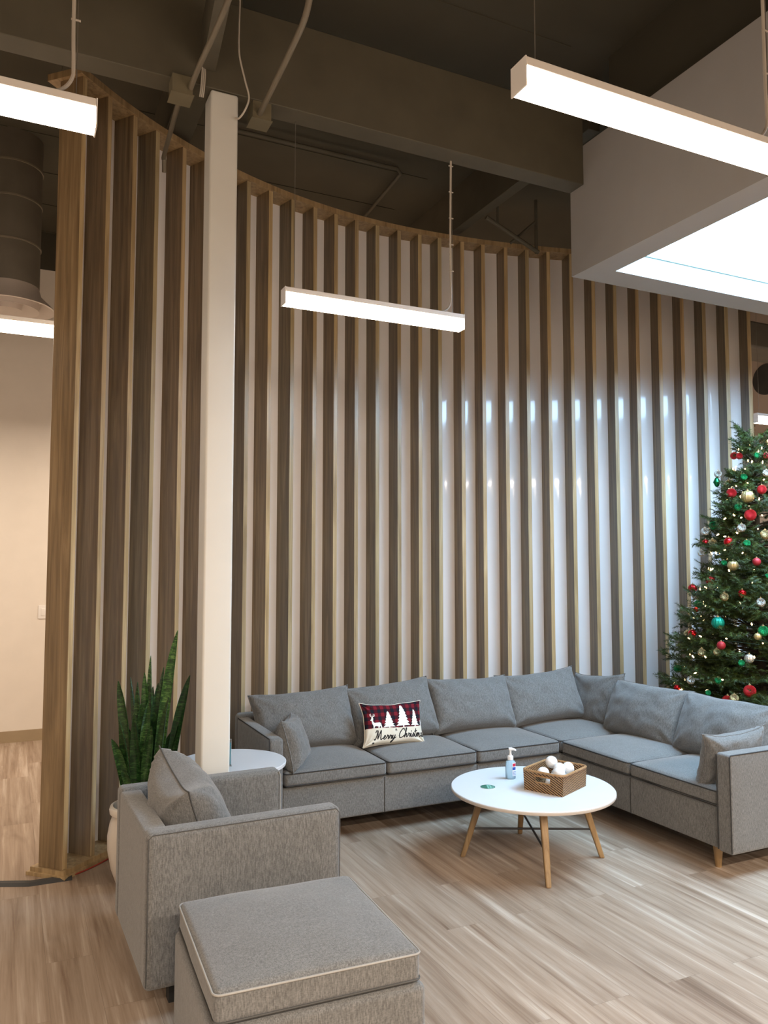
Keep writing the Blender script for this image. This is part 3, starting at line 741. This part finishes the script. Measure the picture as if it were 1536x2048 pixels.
PO = (.650, 4.235, 0)
pt_ = thing('snake_plant', 'tall dark green snake plant in a white ceramic pot behind the armchair', 'plant', PO)
MB().lathe([(.0,.005),(.115,.0),(.125,.01),(.150,.08),(.168,.17),(.170,.24),(.160,.30),(.148,.335),(.150,.345),(.160,.352),(.163,.37),(.158,.385),(.145,.388),(.140,.375),(.138,.34)], 48).build('pot', CERAM, pt_)
MB().lathe([(.0,.352),(.139,.350)], 32).build('soil', SOIL, pt_)
def leafmat():
    m, nt, b = M('snake_plant_leaf'); b.inputs['Roughness'].default_value = .38
    oi = nt.nodes.new('ShaderNodeObjectInfo')
    no = N(nt, 'ShaderNodeTexNoise', Scale=1.0, Detail=3.0, Roughness=.7, Distortion=1.0); nt.links.new(coords(nt, (26, 26, 95)), no.inputs['Vector'])
    r = ramp(nt, [(.40, (.007,.024,.008)), (.52, (.018,.060,.017)), (.66, (.075,.150,.052))]); nt.links.new(no.outputs['Fac'], r.inputs['Fac'])
    r2 = ramp(nt, [(0, (.55,.7,.5)), (.5, (1,1,.8)), (.85, (1.3,1.3,1.0)), (1, (2.4,2.3,1.7))]); nt.links.new(oi.outputs['Random'], r2.inputs['Fac'])
    mx = N(nt, 'ShaderNodeMix', data_type='RGBA', blend_type='MULTIPLY'); mx.inputs[0].default_value = 1
    nt.links.new(r.outputs['Color'], mx.inputs[6]); nt.links.new(r2.outputs['Color'], mx.inputs[7]); nt.links.new(mx.outputs[2], b.inputs['Base Color'])
    return m
LEAF = leafmat()
TIPS = [(0.772,4.04,1.27,0.060),(0.679,4.262,1.126,0.05),(0.742,4.236,1.066,0.048),(0.845,4.078,1.039,0.055),(0.606,4.194,1.005,0.06),(0.51,4.183,1.017,0.066),(0.594,4.366,1.007,0.045),(0.723,3.976,0.951,0.042),(0.508,4.086,0.839,0.055),(0.475,4.109,0.748,0.05),(0.799,4.119,0.784,0.055),(0.643,4.094,0.916,0.055),(0.7,4.15,0.999,0.05),(0.711,4.37,0.951,0.055),(0.794,4.235,0.738,0.05),(0.521,4.1,0.60,0.045),(.62,4.16,.90,.06),(.69,4.12,.86,.055),(.585,4.13,.86,.06),(.66,4.08,.80,.055),(.74,4.12,.83,.05),(.56,4.22,.78,.055),(.70,4.3,.92,.055),(.64,4.2,1.05,.05)]
for i, (tx, ty, tz, w) in enumerate(TIPS):
    rnd = random.Random(i*17+3)
    tip = Vector((tx, ty, tz))-Vector(PO); base = Vector((tip.x*.42, tip.y*.42, .345))
    base.x += rnd.uniform(-.02, .02); base.y += rnd.uniform(-.02, .02)
    ctrl = base.lerp(tip, .55)+Vector((-tip.x*.12, -tip.y*.12, .06))
    n = 18; vs = []; fs = []
    tw0 = rnd.uniform(-.7, .7); tw1 = rnd.uniform(-1.0, 1.0)
    view = Vector((-.43, -.90, 0)).normalized()
    for k in range(n+1):
        t = k/n
        c = base*(1-t)**2+ctrl*2*t*(1-t)+tip*t*t
        tg = ((ctrl-base)*(1-t)+(tip-ctrl)*t).normalized()
        a = tw0+(tw1-tw0)*t
        side = tg.cross(view).normalized(); nrm = side.cross(tg).normalized()
        sd = side*cos(a)+nrm*sin(a); nr = nrm*cos(a)-side*sin(a)
        ww = w*.50*(.62+.9*t-.35*t*t)*max(0.02, (1-t**3.2))**.75
        th = .0035*(1-t)+.0008
        for (u, d) in ((-1,0.3),(-.5,-.12),(0,-.28),(.5,-.12),(1,.3)): vs.append(c+sd*(ww*u)+nr*(ww*d)+nr*th)
        for (u, d) in ((1,.3),(.5,-.12),(0,-.28),(-.5,-.12),(-1,.3)): vs.append(c+sd*(ww*u)+nr*(ww*d)-nr*th)
    for k in range(n):
        for j in range(10): fs.append((k*10+j, k*10+(j+1) % 10, k*10+10+(j+1) % 10, k*10+10+j))
    fs += [tuple(range(9, -1, -1)), tuple(n*10+j for j in range(10))]
    MB().add(vs, fs).build('leaf', LEAF, pt_, smooth=60)

# ------------------------------------------------------------------ pendant lights
def pendant(x0, x1, y, z, label, ends=(1, 1), cable_top=ZC, cord=True, cords=None):
    L = x1-x0; xm = (x0+x1)/2
    o = thing('pendant_light', label, 'light', (xm, y, z+.085), 0, 'suspended linear LED lights')
    w = .036; h = L/2
    MB().box(-h+.0045, h-.0045, -w, w, -.026, 0).build('housing', HOUS, o, bevel=.002)
    MB().box(-h+.0045, h-.0045, -w+.002, w-.002, -.085, -.0262).build('diffuser', LED, o, bevel=.004)
    for sx in (-1, 1):
        MB().box(sx*h-(.004 if sx > 0 else 0), sx*h+(.004 if sx < 0 else 0), -w-.001, w+.001, -.087, .001).build('end_cap', HOUS, o)
    top = cable_top-(z+.085)
    for sx in (-1, 1):
        MB().tube([(sx*(h-.06), 0, 0), (sx*(h-.06), 0, top)], .0016, 6).build('suspension_cable', CABLE, o)
    if cord:
        xc = h-.060
        k = MB(); k.tube(catmull([(xc-.09,0,.0),(xc-.06,.0,.012),(xc-.03,.0,.035),(xc-.012,.0,.07),(xc-.01,0,.12),(xc-.013,0,.4),(xc-.006,0,top)], 5), .0058, 8)
        for q in range(1, 8):
            zz = .1+q*.155
            if zz < top: k.tube([(xc-.02,0,zz),(xc+.008,0,zz)], .0035, 6)
        k.build('power_cord', CORDM, o)
    return o
pendant(1.235, 2.305, 3.815, 2.938, 'lit white linear pendant light hanging in front of the slatted screen above the sofa', cable_top=3.928)
pendant(1.275, 2.375, 1.79, 2.95, 'large lit white linear pendant light at the upper right below the soffit')
pendant(-.88, .204, 2.51, 2.94, 'lit white linear pendant light at the upper left, cut by the photo edge')
pendant(-.85, .26, 4.92, 2.93, 'lit linear pendant light in the left hallway, partly hidden behind the slats', cord=False)
pendant(6.14, 7.22, 5.0, 2.90, 'lit linear pendant light at the right edge behind the treetop', cord=False)
# unseen area lamps: rows behind the viewer, extras added to brighten the hall
def lamp(x, y, z, energy, sx=1.08, sy=.1, col=(1.0,.815,.645), rot=(0,0,0)):
    l = bpy.data.lights.new('unseen_lamp', 'AREA'); l.shape = 'RECTANGLE'; l.size = sx; l.size_y = sy; l.energy = energy; l.color = col
    o = bpy.data.objects.new('unseen_lamp', l); C.objects.link(o); o.location = (x, y, z); o.rotation_euler = rot
    return o
for x, y in ((-1.6,-.7), (.6,-.7), (2.8,-.7), (5.0,-.7), (-.4,-2.4), (2.2,-2.4), (4.8,-2.4)): lamp(x, y, 2.94, 76, col=(1.0,.86,.73))
for x, y in ((-1.4,6.4), (1.6,6.9), (5.0,6.9)): lamp(x, y, 2.94, 42)

# ------------------------------------------------------------------ ceiling services
def pipe(name, label, pts, r, mat=PIPE, group=None, k=1, cat='pipe'):
    c = pts[0]; P = catmull(pts, k) if k > 1 else pts
    o = MB().tube([(p[0]-c[0], p[1]-c[1], p[2]-c[2]) for p in P], r, 12).build(name, mat); o.location = c
    return tag(o, label, cat, group)
GP = 'painted conduits under the ceiling'
pipe('conduit_pipe', 'dark conduit running from the top of the photo to the box left of the column', [(.745,1.6,4.02),(.742,2.9,3.90),(.722,3.5,3.885),(.716,3.66,3.87)], .013, PIPE, GP, 4)
pipe('conduit_pipe', 'dark conduit bending down from the ceiling to the box right of the column', [(1.045,2.86,4.70),(1.045,2.88,4.1),(1.05,2.95,3.90),(1.06,3.2,3.872),(1.07,3.62,3.865),(1.072,3.73,3.862)], .014, PIPE, GP, 5)
pipe('conduit_pipe', 'dark conduit from the left junction box down to the screen top rail', [(.69,3.765,3.885),(.73,4.25,3.97),(.762,4.66,4.03),(.770,4.70,4.02),(.775,4.725,3.96)], .013, PIPE, GP, 4)
pipe('conduit_pipe', 'thin bent conduit on the ceiling above the screen, right of the girder box', [(1.2,5.36,4.70),(1.9,5.36,4.70),(2.66,5.36,4.70),(2.72,5.42,4.70),(2.78,6.3,4.70),(2.8,7.9,4.70)], .014, BEAM, GP)
jb = MB(); jb.box(-.048,.048,-.048,.048,0,.09); jb.box(-.054,.054,-.054,.054,-.004,0)
j1 = jb.build('junction_box', BOXM); j1.location = (.680,3.715,3.838); tag(j1, 'dark square junction box under the girder, left of the white column', 'box', 'junction boxes under the girder')
j2 = j1.copy(); C.objects.link(j2); j2.location = (1.085,3.765,3.838); j2['label'] = 'olive square junction box under the girder, right of the white column'
pipe('hanging_cable', 'thin cable looping down beside the top of the white column', [(.939,3.62,4.74),(.939,3.62,4.354),(.936,3.62,4.2),(.94,3.62,4.074),(.969,3.62,3.956),(.99,3.62,3.873),(.971,3.62,3.804),(.955,3.67,3.785),(.945,3.70,3.80)], .0045, CORDM, None, 6, 'cable')
wr_ = MB()
for k, dx in enumerate((.777,.785,.793)): wr_.tube(catmull([(dx,3.69+.006*k,4.012),(dx-.002,3.69,3.97),(dx-.006,3.69,3.90),(dx-.010,3.695,3.86)], 5), .0035, 6)
w_ = wr_.build('cable_bundle', CORDM); tag(w_, 'bundle of thin cables dropping past the girder at the column top', 'cable')
sp_ = MB(); c0 = Vector((3.35,5.16,4.36))
sprk = thing('sprinkler_pipe', 'dark sprinkler pipe on hangers above the screen beside the soffit', 'pipe', c0)
MB().tube([(0,0,0),(.52,.02,-.19)], .018, 10).build('pipe_run', BEAM, sprk)
MB().tube([(.5,.02,.25),(.5,.02,-.2)], .014, 10).build('hanger_rod', BEAM, sprk)
MB().tube([(.30,.10,-.12),(.49,.02,.06)], .012, 10).build('brace', BEAM, sprk)
MB().tube([(.11,.0,.16),(.11,.0,-.04)], .009, 8).build('hanger_rod', BEAM, sprk)

# hall duct with a round diffuser
dt = thing('air_duct', 'dark round vertical air duct with a ringed ceiling diffuser in the left hallway', 'duct', (-.06,6.3,3.475))
MB().lathe([(.205,.16),(.205,ZC-3.475)], 40).build('duct_pipe', DUCT, dt)
for z in (.46,.78,1.04): MB().lathe([(.204,z-.008),(.211,z-.006),(.211,z+.006),(.204,z+.008)], 40).build('duct_seam', PIPE, dt)
MB().lathe([(.20,.17),(.22,.10),(.31,.012),(.318,.0),(.308,-.004),(.25,.03),(.215,.045),(.205,.0),(.208,-.010),(.196,-.008),(.13,.03),(.095,.035),(.088,.0),(.090,-.012),(.078,-.010),(.0,-.006)], 48).build('diffuser', DIFF_M, dt)
# dark fittings beyond the right end of the screen
d2 = MB().box(-.9,.9,-.2,.2,-.13,.13).build('duct_box', DUCT, bevel=.02); d2.location = (7.05,5.45,3.84); tag(d2, 'dark rectangular duct under the ceiling at the right edge beyond the screen', 'duct')
d3 = MB(); d3.lathe([(.0,-.05),(.17,-.05),(.185,-.03),(.185,.0),(.0,.0)], 36)
d3 = d3.build('wall_speaker', BLACKP); d3.location = (7.985,6.33,3.78); d3.rotation_euler = (0, R_(-90), 0); d3.scale = (1,1,1)
tag(d3, 'dark round fitting on the taupe wall at the right photo edge', 'fitting')

# light switch on the hall wall
sw = thing('light_switch', 'white rocker light switch on the hallway wall beside the slats', 'switch', (.293,7.97,1.10))
MB().rbox(-.042, .042, -.007, 0, 0, .125, r=.003, n=2).build('plate', PLASTW, sw)
MB().rbox(-.017, .017, -.011, -.006, .028, .096, r=.002, n=2).build('rocker', PLASTW, sw)

# floor cable
cv = MB(); pth = [(-2.6,4.62),(-.6,4.53),(.003,4.497),(.14,4.437),(.335,4.432)]
vs = []; fs = []
for i, (x, y) in enumerate(pth):
    a = pth[max(i-1, 0)]; b = pth[min(i+1, len(pth)-1)]; t = Vector((b[0]-a[0], b[1]-a[1], 0)).normalized(); n = Vector((-t.y, t.x, 0))
    for (u, z) in ((-.038,.0005),(-.016,.011),(.016,.011),(.038,.0005)): vs.append((x+n.x*u, y+n.y*u, z))
for i in range(len(pth)-1):
    for k in range(4): fs.append((i*4+k, i*4+(k+1) % 4, i*4+4+(k+1) % 4, i*4+4+k))
fs += [(3,2,1,0), tuple((len(pth)-1)*4+k for k in range(4))]
o = cv.add(vs, fs).build('cable_cover', BLACKP, smooth=0); tag(o, 'flat black cable cover strip lying on the hallway floor', 'cable cover')
pipe('floor_cord', 'thin red cord along the screen plinth towards the plant pot', [(.32,4.435,.006),(.40,4.488,.005),(.48,4.558,.005),(.56,4.64,.005),(.70,4.78,.005)], .004, REDC, None, 4, 'cord')

# ------------------------------------------------------------------ Christmas tree
TX, TY = 4.85, 3.955
def Rz(z): return max(.03, min(.68, .10+(2.5-z)*.30))
def needle_mat():
    m, nt, b = M('fir_needles'); b.inputs['Roughness'].default_value = .55; b.inputs['Specular IOR Level'].default_value = .35
    no = N(nt, 'ShaderNodeTexNoise', Scale=16.0, Detail=3.0, Roughness=.7); nt.links.new(coords(nt), no.inputs['Vector'])
    r = ramp(nt, [(.32, (.010,.018,.003)), (.5, (.034,.056,.009)), (.68, (.085,.115,.020))]); nt.links.new(no.outputs['Fac'], r.inputs['Fac'])
    nt.links.new(r.outputs['Color'], b.inputs['Base Color']); return m
NEED = needle_mat(); BARK = plain('tree_bark', (.05,.035,.02), .9, var=.2, vs=30)
tr_ = thing('christmas_tree', 'tall decorated artificial Christmas tree behind the right run of the sofa', 'tree', (TX,TY,0))
MB().tube([(0,0,0),(0,0,1.4),(0,0,2.5)], [.035,.025,.008], 10).build('trunk', BARK, tr_)
st_ = MB()
for k in range(3):
    a = k*2*pi/3+.4; st_.tube([(0,0,.10),(.28*cos(a),.28*sin(a),.0)], .012, 8)
st_.build('stand', BLACK, tr_)
rt = random.Random(42)
fol = MB()
NV = fol.v; NF = fol.f; NM = fol.m
def ok(p):
    x, y, z = p.x+TX, p.y+TY, p.z
    if z < .72 and x < 4.27 and 2.9 < y < 5.2: return False
    if y > 5.30-.42*(x-4.4): return False
    return z > .12
def sprig(p0, p1, nn, ln):
    """a twig with needles all round"""
    d = p1-p0; L = d.length
    if L < 1e-4: return
    d.normalize(); a = d.orthogonal().normalized(); b = d.cross(a)
    for i in range(nn):
        t = (i+rt.random())/nn; base = p0.lerp(p1, t)
        ph = rt.uniform(0, 2*pi); out = a*cos(ph)+b*sin(ph); l = ln*rt.uniform(.7, 1.15)*(1-.35*t)
        tip = base+(out*.80+d*.62)*l
        if not ok(tip): continue
        w = d.cross(out)*.0021
        k = len(NV)
        NV.extend([tuple(base-w), tuple(base+w), tuple(tip)]); NF.append([k, k+1, k+2]); NM.append(0)
stems = MB()
z = .30
nb = 0
while z < 2.46:
    R = Rz(z); cnt = max(4, int(7+R*22))
    for i in range(cnt):
        az = rt.uniform(0, 2*pi); rr = R*rt.uniform(.82, 1.12); zz = z+rt.uniform(-.06, .06)
        up = rt.uniform(-.12, .32)*rr + (.10 if z > 2.3 else 0)
        p0 = Vector((0, 0, zz-.10*rr)); p1 = Vector((rr*cos(az), rr*sin(az), zz+up))
        if not ok(p1):
            p1 = p0.lerp(p1, .72)
            if not ok(p1): continue
        stems.tube([p0, p1], [.005,.002], 4, caps=False); nb += 1
        n_tw = int(3+rr*11)
        for q in range(n_tw):
            t = 1-(q/n_tw)*.72; o_ = p0.lerp(p1, t)
            for sd in (-1, 1):
                la = (.05+.16*(1-t)+.03*rt.random())*min(1, rr*2.6+.25)
                an = az+sd*rt.uniform(.55, 1.0)
                e = o_+Vector((cos(an)*la, sin(an)*la, rt.uniform(-.03, .05)))
                sprig(o_, e, int(14+la*280), .033)
        sprig(p0.lerp(p1, .35), p1, int(20+rr*100), .033)
    z += .058
for k in range(5):
    a = k*1.26+.5; sprig(Vector((0,0,2.40)), Vector((.10*cos(a), .10*sin(a), 2.52+.03*rt.random())), 30, .026)
for k in range(2): sprig(Vector((0,0,2.44)), Vector((.03-.05*k, .02, 2.64-.05*k)), 26, .022)
fol.build('foliage', NEED, tr_, smooth=0)
stems.build('branches', BARK, tr_)
# mini lights
sl = thing('string_lights', 'string of warm white mini lights wound through the Christmas tree', 'lights', (TX,TY,.3))
bulbs = []; wpts = []
turns = 17; nbul = 230
for i in range(nbul):
    t = i/nbul; zz = .42+t*2.06; R = Rz(zz)*rt.uniform(.80, .97); az = t*turns*2*pi+rt.uniform(-.15, .15)
    p = Vector((R*cos(az), R*sin(az), zz+rt.uniform(-.025, .025)))
    if not ok(p): continue
    bulbs.append(p); wpts.append(p-Vector((.02*cos(az), .02*sin(az), .015)))
MB().tube([(p.x, p.y, p.z-.3) for p in wpts], .0016, 4).build('wire', plain('green_wire', (.01,.03,.012), .6), sl)
def score(p):
    # facing the seating area and inside the picture counts as large
    return -(p.x*(-.77)+p.y*(-.63))
bm_ = MB(); bm_.lathe([(.0,-.004),(.0040,-.002),(.0046,.006),(.0030,.014),(.0,.019)], 8)
proto = None
order = sorted(bulbs, key=score)
for p in order[:100]:
    if proto is None: proto = bm_.build('bulb', BULB, sl); b_ = proto
    else: b_ = proto.copy(); C.objects.link(b_); b_.parent = sl
    b_.location = (p.x, p.y, p.z-.3); d = Vector((p.x, p.y, rt.uniform(-.3, .8))).normalized()
    b_.rotation_euler = d.to_track_quat('Z', 'Y').to_euler()
rest = MB()
for p in order[100:]:
    rest.lathe([(.0,-.004),(.0040,-.002),(.0046,.006),(.0030,.014),(.0,.019)], 8, (p.x, p.y, p.z-.3))
ro = rest.build('bulb', BULB, sl); ro['kind'] = 'stuff'
# ornaments
def shiny(name, col, rough, metal=.85, glit=0):
    m, nt, b = M(name); b.inputs['Base Color'].default_value = (*col, 1); b.inputs['Roughness'].default_value = rough; b.inputs['Metallic'].default_value = metal
    v = N(nt, 'ShaderNodeTexVoronoi', Scale=95.0 if glit else 40.0); nt.links.new(coords(nt), v.inputs['Vector'])
    r = ramp(nt, [(0, [c*.75 for c in col]), (1, [min(1, c*1.2) for c in col])]); nt.links.new(v.outputs['Distance'], r.inputs['Fac']); nt.links.new(r.outputs['Color'], b.inputs['Base Color'])
    if glit: bump(nt, b, v.outputs['Distance'], .7, .004)
    return m
OM = {'rg': (shiny('red_textured', (.62,.018,.022), .28, .7, 1), 'textured red', 'red'), 'r': (shiny('red_shiny', (.62,.012,.018), .14, .75), 'shiny red', 'red'),
      'rr': (shiny('red_ribbed', (.58,.015,.020), .25, .7), 'ribbed red', 'red'), 'rm': (shiny('red_matte', (.42,.025,.035), .5, .2), 'matte red', 'red'),
      'g': (shiny('green_shiny', (.015,.30,.09), .2, .75, 1), 'shiny green', 'green'), 'gm': (shiny('green_ribbed', (.005,.30,.20), .35, .5), 'ribbed emerald green', 'green'),
      'gf': (shiny('green_finial', (.01,.20,.06), .2, .75), 'pointed green', 'green'), 's': (shiny('silver_shiny', (.72,.68,.60), .2, .9, 1), 'silver', 'silver'),
      'sr': (shiny('silver_ribbed', (.70,.66,.56), .25, .8), 'ribbed silver', 'silver'), 'o': (shiny('gold_shiny', (.66,.50,.24), .22, .9, 1), 'gold', 'gold'),
      'or': (shiny('gold_ribbed', (.62,.48,.22), .35, .7), 'ribbed gold', 'gold')}
ORN = [(4.755,4.058,2.388,0.0267,'rg',1468,913),(4.728,3.989,2.376,0.0237,'rg',1479,913),(4.761,3.868,2.368,0.0218,'g',1514,912),(4.811,3.833,2.367,0.0218,'rm',1532,912),(4.678,4.137,2.259,0.0269,'s',1436,949),(4.775,3.81,2.237,0.0257,'s',1532,947),(4.685,3.921,2.216,0.0249,'g',1487,955),(4.672,4.144,2.2,0.0269,'gf',1434,965),(4.728,4.091,2.184,0.0294,'o',1457,969),(4.721,3.806,2.119,0.0316,'rg',1523,980),(4.655,4.004,2.106,0.0357,'rg',1463,988),(4.658,3.872,2.073,0.0426,'or',1495,994),(4.62,3.923,2.001,0.0268,'g',1476,1015),(4.637,3.836,1.942,0.0397,'rg',1501,1030),(4.656,4.17,1.886,0.0333,'g',1427,1051),(4.593,3.875,1.854,0.0296,'s',1483,1056),(4.611,4.211,1.841,0.0296,'s',1410,1063),(4.659,3.741,1.804,0.0325,'o',1530,1069),(4.614,4.21,1.758,0.0258,'r',1411,1086),(4.552,3.951,1.756,0.0334,'r',1457,1085),(4.632,4.163,1.751,0.0348,'o',1425,1088),(4.578,3.824,1.743,0.0262,'g',1493,1088),(4.591,4.232,1.683,0.0242,'s',1402,1107),(4.583,3.753,1.619,0.0274,'rm',1513,1123),(4.51,3.96,1.612,0.0205,'g',1448,1126),(4.514,3.887,1.594,0.0354,'or',1466,1131),(4.605,3.688,1.525,0.0177,'g',1535,1151),(4.492,4.066,1.49,0.0301,'rr',1421,1160),(4.55,4.282,1.426,0.0307,'rr',1386,1176),(4.488,3.797,1.406,0.0273,'r',1484,1187),(4.568,4.265,1.381,0.035,'sr',1393,1189),(4.449,3.911,1.38,0.0302,'o',1449,1193),(4.533,3.691,1.348,0.0303,'s',1521,1205),(4.498,4.187,1.318,0.0275,'g',1396,1207),(4.503,4.215,1.275,0.0191,'r',1391,1219),(4.528,4.304,1.268,0.0243,'s',1378,1220),(4.399,3.926,1.203,0.0412,'gm',1436,1245),(4.502,3.653,1.165,0.0348,'g',1526,1261),(4.47,3.67,1.129,0.0232,'or',1515,1272),(4.423,4.177,1.11,0.0288,'r',1385,1266),(4.519,4.315,1.096,0.0242,'o',1375,1266),(4.366,3.875,1.057,0.0282,'rm',1442,1290),(4.477,4.358,1.019,0.0227,'s',1358,1287),(4.349,3.897,1.012,0.0238,'o',1434,1303),(4.345,4.022,0.997,0.0279,'o',1404,1304),(4.411,3.692,0.986,0.0303,'sr',1498,1316),(4.378,3.727,0.955,0.0217,'g',1483,1325),(4.471,4.368,0.839,0.0297,'g',1356,1336),(4.304,3.855,0.829,0.022,'g',1436,1360),(4.298,4.082,0.802,0.028,'s',1382,1359),(4.365,3.657,0.785,0.039,'rg',1500,1381),(4.271,3.91,0.743,0.0197,'g',1416,1384),(4.309,3.732,0.731,0.0288,'o',1468,1395),(4.341,4.25,0.725,0.0236,'r',1355,1374),(4.272,3.813,0.697,0.0388,'rg',1441,1403),(4.304,4.198,0.692,0.0186,'g',1358,1387)]
ORD = ['topmost','second highest','third highest','fourth highest','fifth highest','sixth highest','seventh highest','eighth highest','ninth highest','tenth highest','eleventh highest','twelfth highest','thirteenth highest','fourteenth highest','fifteenth highest','sixteenth highest','seventeenth highest','eighteenth highest','nineteenth highest','twentieth highest']
CAP = plain('ornament_cap', (.75,.62,.38), .3, metal=.9)
protos = {}; seen = {}
ORN.sort(key=lambda o: o[6])
for (x, y, z, r, t, px, py) in ORN:
    mat, adj, colr = OM[t]
    k = seen.get(colr, 0); seen[colr] = k+1
    edge = 'at the left edge of' if px < (1436 - (py-900)*.14) else ('at the photo edge of' if px > 1505 else 'on')
    label = '%s bauble %s the tree, %s of the %s ones' % (adj, edge, ORD[k], colr)
    if t not in protos:
        def f(d, th, ph, t=t):
            s = 1.0
            if t in ('rr','gm','sr','or'): s = 1+.045*cos(ph*14)*sin(th)
            if t == 'gf':
                q = d.copy(); q.z *= 1.35; m_ = abs(d.z); s = 1-.35*m_*(1-m_)*2; return q*s
            return d*s
        root = MB().sphere((0,0,0), 1, 56 if t in ('rr','gm','sr','or') else 24, 16, f).build('bauble', mat, smooth=180)
        cap = MB(); cap.lathe([(.22,.93),(.22,1.12),(.10,1.14),(.06,1.16),(.06,1.3),(.0,1.32)], 14)
        cap.build('cap', CAP, root)
        protos[t] = root; o = root
    else:
        o = protos[t].copy(); C.objects.link(o)
        for chd in protos[t].children:
            c2 = chd.copy(); C.objects.link(c2); c2.parent = o
    o.location = (x-.022, y-.019, z); o.scale = (r, r, r)
    if x < 4.27+r and z < .73: o.location.x = 4.28+r
    tag(o, label, 'ornament', 'baubles on the Christmas tree')

# ------------------------------------------------------------------ world and view
wd = bpy.data.worlds.new('world'); scn.world = wd; wd.use_nodes = True
wd.node_tree.nodes['Background'].inputs[0].default_value = (.6,.75,1,1); wd.node_tree.nodes['Background'].inputs[1].default_value = .3
scn.view_settings.view_transform = 'Standard'
try: scn.view_settings.look = 'None'
except Exception: pass
scn.view_settings.exposure = 0.35; scn.view_settings.gamma = 1.0; scn.view_settings.use_curve_mapping = False
cy = scn.cycles
cy.use_denoising = True; cy.max_bounces = 8; cy.diffuse_bounces = 4; cy.glossy_bounces = 4; cy.transmission_bounces = 6
cy.sample_clamp_indirect = 6.0; cy.caustics_reflective = False; cy.caustics_refractive = False
